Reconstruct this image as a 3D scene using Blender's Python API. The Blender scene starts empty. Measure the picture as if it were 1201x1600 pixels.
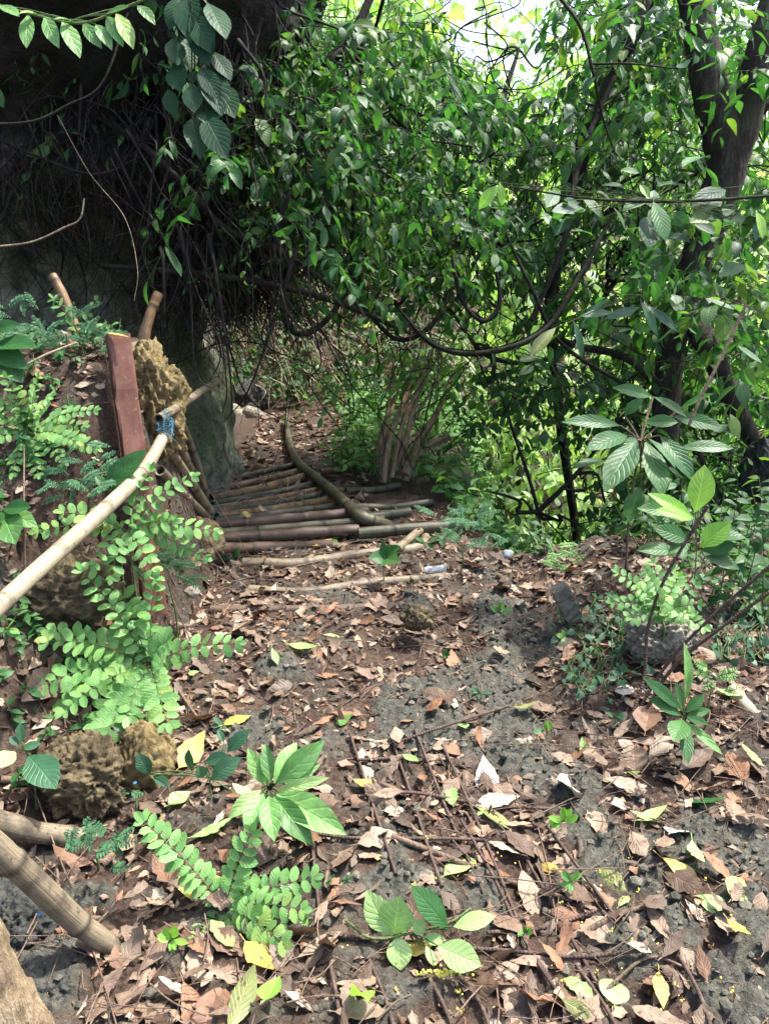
import bpy, math, random
import numpy as np
from mathutils import Vector
R = math.radians
rng = np.random.default_rng(7)
random.seed(7)
scn = bpy.context.scene
COL = scn.collection

# ------------------------------------------------------------------ camera
F = 1256.0; PITCH = R(20); CAMZ = 1.6
cam = bpy.data.cameras.new('camera'); camo = bpy.data.objects.new('camera', cam); COL.objects.link(camo)
camo.location = (0, 0, CAMZ); camo.rotation_euler = (R(90) - PITCH, 0, 0)
cam.sensor_fit = 'VERTICAL'; cam.sensor_height = 24.0; cam.lens = 24.0 * F / 1600.0
cam.clip_start = 0.05; cam.clip_end = 600
scn.camera = camo
# ------------------------------------------------------------------ light
SUN_EL, SUN_AZ = R(63), R(60)      # azimuth clockwise from +Y
wd = bpy.data.worlds.new('World'); scn.world = wd; wd.use_nodes = True
wn = wd.node_tree; bg = wn.nodes['Background']
sk = wn.nodes.new('ShaderNodeTexSky'); sk.sky_type = 'NISHITA'; sk.sun_disc = False
sk.sun_elevation = SUN_EL; sk.sun_rotation = SUN_AZ; sk.dust_density = 4.0; sk.ozone_density = 1.0
wn.links.new(sk.outputs[0], bg.inputs[0]); bg.inputs[1].default_value = 0.15
sl = bpy.data.lights.new('sun', 'SUN'); sl.energy = 3.4; sl.angle = R(2.5); sl.color = (1, .96, .9)
so = bpy.data.objects.new('sun', sl); COL.objects.link(so)
sd = Vector((math.sin(SUN_AZ) * math.cos(SUN_EL), math.cos(SUN_AZ) * math.cos(SUN_EL), math.sin(SUN_EL)))
so.rotation_euler = sd.to_track_quat('Z', 'Y').to_euler(); so.location = (3, -2, 12)
scn.view_settings.view_transform = 'Standard'; scn.view_settings.look = 'None'
scn.view_settings.exposure = 1.68; scn.view_settings.gamma = 1
scn.render.engine = 'CYCLES'
scn.cycles.max_bounces = 6; scn.cycles.transmission_bounces = 4; scn.cycles.diffuse_bounces = 4
scn.cycles.transparent_max_bounces = 4

# ------------------------------------------------------------------ numeric helpers
cp, sp = math.cos(PITCH), math.sin(PITCH)
def W(px, py, d):
    """world point seen at photo pixel px,py at distance d along the view axis"""
    a = (px - 600.5) / F * d; b = (800 - py) / F * d
    return np.array([a, cp * d + sp * b, CAMZ - sp * d + cp * b])
def sm(a, b, t):
    t = np.clip((t - a) / (b - a), 0, 1); return t * t * (3 - 2 * t)
def _h3(i, j, k, s):
    n = (i * 374761393 + j * 668265263 + k * 2147483647 + s * 1274126177) & 0xffffffff
    n = ((n ^ (n >> 13)) * 1274126177) & 0xffffffff
    return ((n ^ (n >> 16)) & 0xffff) / 65535.0
def vnoise(P, sc, seed=0):
    q = np.asarray(P, float) * sc; i = np.floor(q).astype(np.int64); f = q - i; f = f * f * (3 - 2 * f)
    r = 0
    for a in (0, 1):
        for b in (0, 1):
            for c in (0, 1):
                w = (f[:, 0] if a else 1 - f[:, 0]) * (f[:, 1] if b else 1 - f[:, 1]) * (f[:, 2] if c else 1 - f[:, 2])
                r = r + w * _h3(i[:, 0] + a, i[:, 1] + b, i[:, 2] + c, seed)
    return r * 2 - 1
def fbm(P, sc, o=3, seed=0):
    r = 0; a = 1; t = 0
    for k in range(o):
        r = r + a * vnoise(P, sc * 2 ** k, seed + k); t += a; a *= .5
    return r / t
def nrm(v):
    v = np.asarray(v, float); return v / (np.linalg.norm(v, axis=-1, keepdims=True) + 1e-9)

def h(x, y):
    x = np.asarray(x, float); y = np.asarray(y, float)
    z = -.15 * sm(3.8, 5.3, y)
    xf = -.85 + .06 * sm(2.4, 2.9, y) - .21 * sm(3.5, 4.2, y) - .25 * sm(4.5, 5.5, y)
    Hb = np.interp(y, [.4, 1.0, 1.6, 2.2, 3.0, 3.5, 3.95, 5], [.02, .05, .15, .45, 1.08, 1.12, .3, .1])
    z = z + Hb * sm(0, 1, (xf - x) / (.5 - .22 * sm(2.3, 3.0, y)))
    z = z + .10 * sm(.75, 1.2, x) * sm(1.8, 2.6, y) + .10 * np.exp(-((x - 1.15) ** 2 + (y - 3.0) ** 2) / .12)
    z = z - .06 * np.exp(-((x - .6) ** 2 / .01 + (y - 2.9) ** 2 / .5))
    dr = np.clip((y - 3.75) / 3, 0, 1) ** .8
    z = z - 2.8 * dr * sm(.35, 1.1, x - .1 * np.clip(y - 3.75, 0, 4))
    z = z + 3.2 * sm(8, 13, y) * (1 - sm(.5, 4, x)) + 7 * sm(13, 45, y)
    z = z - .25 * sm(.2, .9, x) * sm(5, 7, y) * (1 - sm(1, 2, x))
    return z
def G(px, py, off=0.0):
    """where the view ray through a photo pixel meets the terrain"""
    d = np.arange(.6, 60, .01); v = W(px, py, 1.0) - np.array([0, 0, CAMZ])
    X = v[0] * d; Y = v[1] * d; Z = CAMZ + v[2] * d
    k = np.argmax(Z < h(X, Y) + off); return np.array([X[k], Y[k], h(X[k], Y[k]) + off])
def depth(p):
    return p[1] * cp - (p[2] - CAMZ) * sp
def GN(x, y):
    e = .03; n = np.array([h(x - e, y) - h(x + e, y), h(x, y - e) - h(x, y + e), 2 * e]); return nrm(n)

class MB:
    def __init__(s): s.v = []; s.q = []; s.t = []; s.a = []; s.n = 0
    def add(s, v, q=None, t=None, a=None):
        v = np.asarray(v, np.float32).reshape(-1, 3)
        if q is not None and len(q): s.q.append(np.asarray(q, np.int64).reshape(-1, 4) + s.n)
        if t is not None and len(t): s.t.append(np.asarray(t, np.int64).reshape(-1, 3) + s.n)
        if a is None: a = np.tile([.5, .5, .5, 0], (len(v), 1))
        s.v.append(v); s.a.append(np.asarray(a, np.float32).reshape(-1, 4)); s.n += len(v)
    def build(s, name, mat, parent=None, smooth=True, origin=None):
        v = np.concatenate(s.v); a = np.concatenate(s.a)
        q = np.concatenate(s.q) if s.q else np.zeros((0, 4), int)
        t = np.concatenate(s.t) if s.t else np.zeros((0, 3), int)
        if parent is not None and origin is None: origin = np.array(parent.matrix_basis.translation)
        if origin is None: origin = np.array([v[:, 0].mean(), v[:, 1].mean(), v[:, 2].min()])
        v = v - np.asarray(origin, np.float32)
        me = bpy.data.meshes.new(name)
        me.vertices.add(len(v)); me.vertices.foreach_set('co', v.astype(np.float32).ravel())
        nl = len(q) * 4 + len(t) * 3; me.loops.add(nl)
        me.loops.foreach_set('vertex_index', np.concatenate([q.ravel(), t.ravel()]).astype(np.int32))
        me.polygons.add(len(q) + len(t))
        st = np.concatenate([np.arange(len(q)) * 4, len(q) * 4 + np.arange(len(t)) * 3]).astype(np.int32)
        me.polygons.foreach_set('loop_start', st)
        me.polygons.foreach_set('use_smooth', np.full(len(q) + len(t), smooth))
        me.update(calc_edges=True)
        at = me.attributes.new('lf', 'FLOAT_COLOR', 'POINT'); at.data.foreach_set('color', a.ravel())
        me.validate()
        me.materials.append(mat)
        o = bpy.data.objects.new(name, me); COL.objects.link(o)
        if parent is not None: o.parent = parent
        else: o.location = origin
        return o
def tag(o, label=None, cat=None, group=None, kind=None):
    if label: o['label'] = label
    if cat: o['category'] = cat
    if group: o['group'] = group
    if kind: o['kind'] = kind
    return o
def empty(name, loc, label, cat, group=None, kind=None):
    o = bpy.data.objects.new(name, None); COL.objects.link(o); o.location = tuple(float(c) for c in loc)
    o.empty_display_size = .05
    return tag(o, label, cat, group, kind)

# ------------------------------------------------------------------ geometry makers
def spline(P, n=8):
    P = np.asarray(P, float)
    if len(P) == 2: return np.array([P[0] + (P[1] - P[0]) * t for t in np.linspace(0, 1, n + 1)])
    Q = np.vstack([2 * P[0] - P[1], P, 2 * P[-1] - P[-2]]); out = []
    for i in range(1, len(Q) - 2):
        a, b, c, d = Q[i - 1], Q[i], Q[i + 1], Q[i + 2]
        for t in np.linspace(0, 1, n, endpoint=False):
            out.append(.5 * (2 * b + (c - a) * t + (2 * a - 5 * b + 4 * c - d) * t * t + (3 * b - 3 * c + d - a) * t ** 3))
    out.append(P[-1]); return np.array(out)
def tube(mb, P, r, ns=6, rough=0., rs=8, nodes=None, rnd=None, cap=True, hollow=False, seed=0):
    P = np.asarray(P, float); n = len(P); r = np.broadcast_to(np.asarray(r, float), (n,)).copy() if np.ndim(r) == 0 or len(np.atleast_1d(r)) == n else np.interp(np.linspace(0, 1, n), np.linspace(0, 1, len(r)), r)
    T = nrm(np.gradient(P, axis=0)); ln = np.concatenate([[0], np.cumsum(np.linalg.norm(np.diff(P, axis=0), axis=1))])
    u = np.cross(T[0], [0, 0, 1.]);
    if np.linalg.norm(u) < .1: u = np.cross(T[0], [1., 0, 0])
    U = [nrm(u)]
    for i in range(1, n):
        w = U[-1] - T[i] * np.dot(U[-1], T[i]); U.append(nrm(w))
    U = np.array(U); V = np.cross(T, U)
    nm = np.zeros(n)
    if nodes:
        k = np.abs((ln + nodes * .37) / nodes - np.round((ln + nodes * .37) / nodes)) * nodes
        nm = np.exp(-(k / .008) ** 2); r = r * (1 + .10 * nm - .04 * np.exp(-((k - .02) / .012) ** 2))
    an = np.arange(ns) / ns * 2 * np.pi
    ring = (np.cos(an)[None, :, None] * U[:, None, :] + np.sin(an)[None, :, None] * V[:, None, :])
    rr = r[:, None]
    if rough:
        pp = (P[:, None, :] + ring * rr[..., None]).reshape(-1, 3)
        rr = rr * (1 + rough * fbm(pp, rs, 3, seed).reshape(n, ns))
    v = P[:, None, :] + ring * (rr[..., None] if np.ndim(rr) == 2 else rr)
    rn = random.random() if rnd is None else rnd
    a = np.zeros((n, ns, 4)); a[..., 0] = an / (2 * np.pi); a[..., 1] = ln[:, None]; a[..., 2] = rn; a[..., 3] = nm[:, None]
    i = np.arange(n - 1)[:, None] * ns; j = np.arange(ns)[None, :]; j2 = (j + 1) % ns
    q = np.stack([i + j, i + j2, i + ns + j2, i + ns + j], -1).reshape(-1, 4)
    mb.add(v.reshape(-1, 3), q, None, a.reshape(-1, 4))
    if cap:
        for e, s in ((0, -1), (n - 1, 1)):
            c = P[e]; rg = v[e]
            if hollow:
                r1 = c + (rg - c) * .72; r2 = r1 - T[e] * s * .05
                vv = np.vstack([rg, r1, r2, [c - T[e] * s * .05]]); m = ns
                qq = [[k, (k + 1) % m, m + (k + 1) % m, m + k] for k in range(m)] + [[m + k, m + (k + 1) % m, 2 * m + (k + 1) % m, 2 * m + k] for k in range(m)]
                tt = [[2 * m + k, 2 * m + (k + 1) % m, 3 * m] for k in range(m)]
            else:
                vv = np.vstack([rg, [c]]); qq = None; tt = [[k, (k + 1) % ns, ns] for k in range(ns)]
            aa = np.tile([.5, ln[e], rn, .25], (len(vv), 1)); mb.add(vv, qq, tt, aa)

SH = {  # half width along the leaf
 'ovate': [.03, .55, .92, 1, .86, .6, .3, .02], 'lance': [.03, .4, .75, .95, 1, .8, .45, .02],
 'oval': [.12, .7, .95, 1, 1, .93, .65, .1], 'obov': [.05, .3, .5, .72, .93, 1, .8, .12],
 'heart': [.35, 1, 1.05, .95, .78, .55, .28, .02], 'ellip': [.03, .42, .8, .98, 1, .85, .5, .03], 'diam': [.03, .5, .9, 1, .6, .02]}
def leaves(mb, O, D, N, L, Wd, curl=.2, fold=.15, shape='ovate', across=2, rnd=None, ragged=0., ripple=0., dec=0):
    """add many leaves at once; O origin, D direction, N surface normal (arrays)"""
    O = np.atleast_2d(O).astype(float); n = len(O)
    D = nrm(np.broadcast_to(D, (n, 3))); N = np.broadcast_to(N, (n, 3)).astype(float)
    S = nrm(np.cross(D, N)); N = nrm(np.cross(S, D))
    L = np.broadcast_to(L, (n,)).astype(float); Wd = np.broadcast_to(Wd, (n,)).astype(float)
    curl = np.broadcast_to(curl, (n,)); fold = np.broadcast_to(fold, (n,))
    pr = np.array(SH[shape])
    if dec: pr = np.interp(np.linspace(0, 1, dec), np.linspace(0, 1, len(pr)), pr)
    m = len(pr); t = np.linspace(0, 1, m); w = np.linspace(-1, 1, across + 1); c = across + 1
    ang = curl[:, None] * t[None, :] * 2
    cc = np.where(np.abs(curl) < 1e-3, 1e-3, curl) * 2
    al = np.sin(ang) / cc[:, None]; dn = (1 - np.cos(ang)) / cc[:, None]
    hw = pr[None, :, None] * Wd[:, None, None] * .5 * w[None, None, :]
    if ragged: hw = hw * (1 + ragged * rng.uniform(-1, .4, (n, m, 1))) * (1 + ragged * .6 * rng.uniform(-1, .3, (n, m, c)))
    up = np.abs(hw) * np.tan(fold)[:, None, None]
    if ripple: up = up + ripple * L[:, None, None] * rng.normal(0, 1, (n, m, c)) * pr[None, :, None]
    v = (O[:, None, None, :] + D[:, None, None, :] * (al * L[:, None])[:, :, None, None] - N[:, None, None, :] * (dn * L[:, None])[:, :, None, None]
         + S[:, None, None, :] * hw[..., None] + N[:, None, None, :] * up[..., None])
    if rnd is None: rnd = rng.random(n)
    rnd = np.broadcast_to(rnd, (n,))
    a = np.zeros((n, m, c, 4)); a[..., 0] = (w[None, None, :] + 1) / 2; a[..., 1] = t[None, :, None]; a[..., 2] = rnd[:, None, None]
    i = (np.arange(m - 1) * c)[:, None] + np.arange(across)[None, :]
    q = np.stack([i, i + 1, i + c + 1, i + c], -1).reshape(-1, 4)
    q = (q[None] + (np.arange(n) * m * c)[:, None, None]).reshape(-1, 4)
    mb.add(v.reshape(-1, 3), q, None, a.reshape(-1, 4))

def icos(sub):
    import bmesh
    bm = bmesh.new(); bmesh.ops.create_icosphere(bm, subdivisions=sub, radius=1)
    v = np.array([x.co[:] for x in bm.verts]); t = np.array([[x.index for x in f.verts] for f in bm.faces]); bm.free(); return v, t
ICO = {s: icos(s) for s in (1, 2, 3, 5, 6)}
def rock(mb, c, r, sub=5, amp=.25, sc=2., seed=0, pits=.05, flat=0.):
    v, t = ICO[sub]; v = v.copy(); r = np.asarray(r, float) * np.ones(3)
    d = 1 + amp * fbm(v + seed * 3.1, sc, 5, seed) + pits * 1.4 * fbm(v + seed, sc * 5, 4, seed + 9) - .12 * np.abs(fbm(v + seed, sc * 2.6, 3, seed + 5)) - pits * 1.5 * np.clip(vnoise(v + seed, sc * 7, seed + 4) - .2, 0, 1)
    b = np.sign(v) * np.abs(v) ** (1 - flat)
    p = b * d[:, None] * r + np.asarray(c); mb.add(p, None, t, np.tile([.5, .5, random.random(), 0], (len(p), 1)))

# ------------------------------------------------------------------ materials
def nt_new(name):
    m = bpy.data.materials.new(name); m.use_nodes = True; t = m.node_tree
    for n in list(t.nodes): t.nodes.remove(n)
    o = t.nodes.new('ShaderNodeOutputMaterial'); return m, t, o
def nd(t, ty, **kw):
    n = t.nodes.new(ty)
    for k, v in kw.items():
        if k.startswith('i_'):
            key = k[2:]; key = int(key) if key.isdigit() else key.replace('_', ' '); s = n.inputs[key]
            if isinstance(v, bpy.types.NodeSocket): t.links.new(v, s)
            else: s.default_value = v
        else: setattr(n, k, v)
    return n
def ramp(t, fac, stops, inter='LINEAR'):
    n = t.nodes.new('ShaderNodeValToRGB'); n.color_ramp.interpolation = inter
    e = n.color_ramp.elements
    while len(e) < len(stops): e.new(.5)
    for k, (p, c) in enumerate(stops): e[k].position = p; e[k].color = (*c, 1) if len(c) == 3 else c
    t.links.new(fac, n.inputs[0]); return n.outputs[0]
def mth(t, op, a, b=None, c=None):
    n = t.nodes.new('ShaderNodeMath'); n.operation = op
    for k, v in enumerate((a, b, c)):
        if v is None: continue
        if isinstance(v, (int, float)): n.inputs[k].default_value = v
        else: t.links.new(v, n.inputs[k])
    return n.outputs[0]
def mix(t, fac, a, b, mode='MIX'):
    n = t.nodes.new('ShaderNodeMix'); n.data_type = 'RGBA'; n.blend_type = mode
    for s, v in ((n.inputs[0], fac), (n.inputs[6], a), (n.inputs[7], b)):
        if isinstance(v, bpy.types.NodeSocket): t.links.new(v, s)
        elif isinstance(v, (int, float)): s.default_value = v
        else: s.default_value = (*v, 1)
    return n.outputs[2]
def geo(t): return nd(t, 'ShaderNodeNewGeometry').outputs['Position']
def noise(t, vec, sc, det=4, rough=.55, dist=0.):
    n = nd(t, 'ShaderNodeTexNoise', i_Scale=sc, i_Detail=det, i_Roughness=rough, i_Distortion=dist)
    if vec is not None: t.links.new(vec, n.inputs[0])
    return n.outputs[0]
def bump(t, hgt, st=.5, dist=.01):
    return nd(t, 'ShaderNodeBump', i_Strength=st, i_Distance=dist, i_Height=hgt).outputs[0]
def objco(t): return nd(t, 'ShaderNodeTexCoord').outputs['Object']

def leaf_mat(name, cols, rough=.45, tr=.35, vein=.5, spec=.5, blotch=.25, spots=None, veins=9., trc=(1.2, 1.4, .65)):
    m, t, o = nt_new(name)
    at = nd(t, 'ShaderNodeAttribute', attribute_name='lf'); se = nd(t, 'ShaderNodeSeparateColor', i_0=at.outputs['Color'])
    u, v, r = se.outputs[0], se.outputs[1], se.outputs[2]
    c = ramp(t, r, [(k / (len(cols) - 1), x) for k, x in enumerate(cols)])
    P = geo(t); nz = noise(t, P, 35, 3)
    c = mix(t, blotch, c, mix(t, 1., c, ramp(t, nz, [(.3, (.45, .45, .45)), (.7, (1.5, 1.5, 1.4))]), 'MULTIPLY'))
    if spots:
        n2 = noise(t, P, 60, 4, .6); c = mix(t, ramp(t, n2, [(.6, (0, 0, 0)), (.68, (1, 1, 1))]), c, spots)
    au = mth(t, 'ABSOLUTE', mth(t, 'SUBTRACT', u, .5))
    rib = mth(t, 'SUBTRACT', 1., mth(t, 'SMOOTH_MIN', mth(t, 'MULTIPLY', au, 22.), 1., .2))
    sv = mth(t, 'SINE', mth(t, 'MULTIPLY', mth(t, 'SUBTRACT', mth(t, 'MULTIPLY', v, veins), mth(t, 'MULTIPLY', au, veins * .55)), 6.283))
    svp = mth(t, 'POWER', mth(t, 'MULTIPLY_ADD', sv, .5, .5), 6.)
    vm = mth(t, 'MULTIPLY', mth(t, 'MAXIMUM', rib, mth(t, 'MULTIPLY', svp, .3)), vein)
    c = mix(t, vm, c, mix(t, 1., c, (1.9, 1.7, 1.6), 'MULTIPLY'))
    hg = mth(t, 'MULTIPLY_ADD', svp, -.5, mth(t, 'MULTIPLY', rib, -.6))
    nb = bump(t, mth(t, 'MULTIPLY_ADD', nz, .5, hg), .45, .004)
    b = nd(t, 'ShaderNodeBsdfPrincipled', i_Base_Color=c, i_Roughness=rough, i_Normal=nb)
    b.inputs['Specular IOR Level'].default_value = spec
    if tr > 0:
        tc = mix(t, 1., c, trc, 'MULTIPLY'); tn = nd(t, 'ShaderNodeBsdfTranslucent', i_Color=tc)
        mx = nd(t, 'ShaderNodeMixShader', i_0=tr, i_1=b.outputs[0], i_2=tn.outputs[0]); t.links.new(mx.outputs[0], o.inputs[0])
    else: t.links.new(b.outputs[0], o.inputs[0])
    return m

M = {}
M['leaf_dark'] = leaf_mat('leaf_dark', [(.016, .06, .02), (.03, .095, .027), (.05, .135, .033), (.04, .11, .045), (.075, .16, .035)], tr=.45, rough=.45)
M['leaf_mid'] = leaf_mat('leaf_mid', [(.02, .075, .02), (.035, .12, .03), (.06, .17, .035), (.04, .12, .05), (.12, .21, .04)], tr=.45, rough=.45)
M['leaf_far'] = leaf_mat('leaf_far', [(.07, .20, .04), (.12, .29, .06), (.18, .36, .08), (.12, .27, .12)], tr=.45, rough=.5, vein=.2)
M['leaf_back'] = leaf_mat('leaf_back', [(.20, .36, .09), (.30, .48, .15), (.42, .55, .24), (.4, .52, .34)], tr=.45, rough=.5, vein=.1)  # whitish tint carries the sun glare on distant leaves in the colour
M['leaf_fresh'] = leaf_mat('leaf_fresh', [(.065, .175, .045), (.11, .265, .072), (.145, .315, .09), (.175, .355, .10), (.28, .40, .09)], tr=.3, rough=.5, vein=.35, veins=5, blotch=.4, spots=(.17, .2, .06))
M['leaf_mimosa'] = leaf_mat('leaf_mimosa', [(.04, .14, .06), (.06, .19, .08), (.09, .24, .095)], tr=.25, rough=.6, vein=.2)
M['leaf_shrub'] = leaf_mat('leaf_shrub', [(.025, .085, .025), (.035, .115, .032), (.055, .15, .038)], tr=.25, rough=.42, vein=.35, spec=.3)
M['leaf_gloss'] = leaf_mat('leaf_gloss', [(.014, .045, .022), (.02, .06, .028), (.03, .08, .033)], tr=.18, rough=.5, vein=.2, spec=.14)
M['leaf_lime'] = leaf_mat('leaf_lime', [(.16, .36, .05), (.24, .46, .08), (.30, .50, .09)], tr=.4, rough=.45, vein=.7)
M['leaf_pale'] = leaf_mat('leaf_pale', [(.24, .42, .13), (.30, .47, .17), (.36, .50, .18)], tr=.25, rough=.5, vein=.5, veins=7)
M['leaf_ivy'] = leaf_mat('leaf_ivy', [(.022, .075, .035), (.035, .11, .05), (.06, .15, .07)], tr=.2, rough=.45, vein=.5)
dead_cols = [(.045, .032, .024), (.095, .066, .048), (.18, .125, .088), (.26, .18, .125), (.30, .225, .165), (.11, .075, .052), (.24, .125, .07), (.07, .048, .034), (.19, .145, .105), (.37, .31, .245)]
M['dead'] = leaf_mat('dead_leaf', dead_cols, tr=.08, rough=.62, vein=.45, spec=.35, blotch=.5, spots=(.10, .06, .042), veins=7, trc=(1.2, .8, .5))
M['dead_white'] = leaf_mat('pale_dead_leaf', [(.30, .28, .25), (.42, .39, .35)], tr=.05, rough=.7, vein=.2, spots=(.25, .2, .17))
M['leaf_yellow'] = leaf_mat('yellow_leaf', [(.38, .27, .05), (.48, .37, .09), (.40, .36, .10)], tr=.2, rough=.5, vein=.4, spots=(.3, .16, .04), trc=(1, 1, .5))
M['leaf_olive'] = leaf_mat('olive_leaf', [(.16, .19, .06), (.22, .24, .09)], tr=.1, rough=.5, vein=.6, spots=(.12, .09, .04))

def simple(name, build):
    m, t, o = nt_new(name); P = geo(t)
    at = nd(t, 'ShaderNodeAttribute', attribute_name='lf'); se = nd(t, 'ShaderNodeSeparateColor', i_0=at.outputs['Color'])
    col, rgh, hgt, st, dist, spec = build(t, P, se.outputs[0], se.outputs[1], se.outputs[2], at.outputs['Alpha'])
    b = nd(t, 'ShaderNodeBsdfPrincipled', i_Base_Color=col, i_Roughness=rgh)
    if hgt is not None: t.links.new(bump(t, hgt, st, dist), b.inputs['Normal'])
    b.inputs['Specular IOR Level'].default_value = spec
    t.links.new(b.outputs[0], o.inputs[0]); return m
def b_ground(t, P, u, v, r, a):
    n1 = noise(t, P, 6, 6, .6); n2 = noise(t, P, 60, 5, .65); n3 = noise(t, P, 220, 3, .6)
    soil = ramp(t, n2, [(.25, (.020, .013, .009)), (.5, (.062, .040, .027)), (.75, (.135, .094, .066))])
    soil = mix(t, ramp(t, n1, [(.4, (0, 0, 0)), (.65, (1, 1, 1))]), soil, mix(t, 1., soil, (.6, .55, .6), 'MULTIPLY'))
    mud = ramp(t, n2, [(.25, (.028, .028, .022)), (.5, (.07, .07, .055)), (.8, (.15, .145, .12))])
    far = ramp(t, n1, [(.35, (.035, .022, .014)), (.6, (.075, .042, .027)), (.8, (.05, .06, .02))])
    c = mix(t, u, soil, mud); c = mix(t, v, c, far)
    hh = mth(t, 'ADD', mth(t, 'MULTIPLY', n2, .7), mth(t, 'MULTIPLY', n3, .3))
    return c, .85, hh, .9, .02, .25
M['ground'] = simple('soil_ground', b_ground)
def b_clod(t, P, u, v, r, a):
    n2 = noise(t, P, 90, 5, .65)
    return ramp(t, mth(t, 'MULTIPLY_ADD', r, .4, mth(t, 'MULTIPLY', n2, .6)), [(.2, (.03, .03, .024)), (.5, (.08, .078, .06)), (.8, (.16, .15, .12))]), .85, n2, .8, .01, .25
M['clod'] = simple('soil_clod', b_clod)
def b_cliff(t, P, u, v, r, a):
    n1 = noise(t, P, 1.3, 6, .62); n2 = noise(t, P, 9, 6, .7, .6); n3 = noise(t, P, 45, 4, .65)
    rockc = ramp(t, n2, [(.3, (.02, .023, .018)), (.45, (.14, .145, .11)), (.6, (.32, .31, .23)), (.75, (.48, .42, .28))])
    moss = ramp(t, n3, [(.3, (.02, .032, .014)), (.7, (.12, .16, .065))])
    c = mix(t, ramp(t, n1, [(.42, (0, 0, 0)), (.6, (.85, .85, .85))]), rockc, moss)
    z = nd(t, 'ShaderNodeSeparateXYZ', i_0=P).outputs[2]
    c = mix(t, ramp(t, mth(t, 'MULTIPLY', z, .25), [(.36, (0, 0, 0)), (.5, (1, 1, 1))]), c, mix(t, 1., c, (.10, .085, .09), 'MULTIPLY'))  # overhang shade put into the colour: rock goes nearly black higher up
    hh = mth(t, 'ADD', mth(t, 'MULTIPLY', n2, .6), mth(t, 'MULTIPLY', n3, .4))
    return c, .9, hh, 1., .05, .2
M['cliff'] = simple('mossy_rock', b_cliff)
def b_rock(pal):
    def f(t, P, u, v, r, a):
        n2 = noise(t, P, 11, 7, .7, .8); n3 = noise(t, P, 70, 5, .7)
        vo = nd(t, 'ShaderNodeTexVoronoi', i_Vector=P, i_Scale=38.).outputs[0]
        c = ramp(t, mth(t, 'ADD', mth(t, 'MULTIPLY', n2, .75), mth(t, 'MULTIPLY', n3, .25)), [(.3, pal[0]), (.45, pal[1]), (.6, pal[2]), (.75, pal[3])])
        c = mix(t, mth(t, 'MULTIPLY', ramp(t, vo, [(.05, (1, 1, 1)), (.22, (0, 0, 0))]), .7), c, (.03, .025, .015))
        return c, .9, mth(t, 'ADD', mth(t, 'MULTIPLY', n3, .6), mth(t, 'MULTIPLY', vo, .5)), 1., .02, .2
    return f
M['rock_tan'] = simple('tan_limestone', b_rock([(.04, .03, .014), (.14, .105, .045), (.25, .195, .095), (.40, .34, .21)]))
M['rock_brown'] = simple('brown_limestone', b_rock([(.015, .012, .008), (.06, .047, .026), (.16, .125, .07), (.32, .26, .16)]))
M['rock_grey'] = simple('grey_limestone', b_rock([(.04, .035, .028), (.16, .145, .115), (.34, .31, .25), (.55, .51, .43)]))
M['rock_dark'] = simple('dark_wet_stone', b_rock([(.015, .016, .015), (.04, .043, .04), (.085, .083, .07), (.17, .155, .125)]))
def b_bamboo(c0, c1, c2, dirt):
    def f(t, P, u, v, r, a):
        cv = nd(t, 'ShaderNodeCombineXYZ', i_0=mth(t, 'MULTIPLY', u, 34.), i_1=mth(t, 'MULTIPLY', v, 5.), i_2=mth(t, 'MULTIPLY', r, 9.)).outputs[0]
        st = noise(t, cv, 1.6, 6, .65); nz = noise(t, P, 14, 5, .6); n3 = noise(t, P, 120, 3)
        c = ramp(t, st, [(.25, c0), (.5, c1), (.75, c2)])
        c = mix(t, ramp(t, nz, [(.48, (0, 0, 0)), (.62, (.8, .8, .8))]), c, dirt)
        n4 = noise(t, P, 55, 5, .7)
        c = mix(t, ramp(t, n4, [(.58, (0, 0, 0)), (.66, (.75, .75, .75))]), c, tuple(x * .4 for x in c0))
        c = mix(t, mth(t, 'MULTIPLY', a, .85), c, tuple(x * .2 for x in c0))
        return c, .5, mth(t, 'ADD', mth(t, 'MULTIPLY', st, .6), mth(t, 'MULTIPLY', n3, .3)), .5, .006, .4
    return f
M['bam_pale'] = simple('pale_bamboo', b_bamboo((.15, .12, .075), (.31, .265, .18), (.42, .37, .275), (.22, .185, .125)))
M['bam_grey'] = simple('weathered_bamboo', b_bamboo((.07, .055, .036), (.18, .145, .095), (.30, .25, .17), (.06, .05, .035)))
M['bam_brown'] = simple('brown_bamboo', b_bamboo((.07, .04, .02), (.20, .115, .05), (.30, .18, .085), (.06, .045, .03)))
M['bam_dark'] = simple('dark_mossy_bamboo', b_bamboo((.025, .022, .014), (.06, .055, .032), (.11, .10, .055), (.035, .045, .02)))
M['bam_olive'] = simple('olive_bamboo', b_bamboo((.035, .034, .018), (.08, .074, .038), (.15, .135, .075), (.04, .036, .022)))
M['log_dirt'] = simple('muddy_log', b_bamboo((.045, .028, .018), (.095, .06, .04), (.17, .12, .08), (.07, .045, .032)))
M['log_step'] = simple('pale_earthy_log', b_bamboo((.09, .07, .04), (.18, .145, .09), (.29, .245, .17), (.08, .055, .038)))
M['log_pale'] = simple('pale_dry_log', b_bamboo((.16, .12, .07), (.30, .24, .15), (.44, .37, .25), (.13, .09, .06)))
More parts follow.
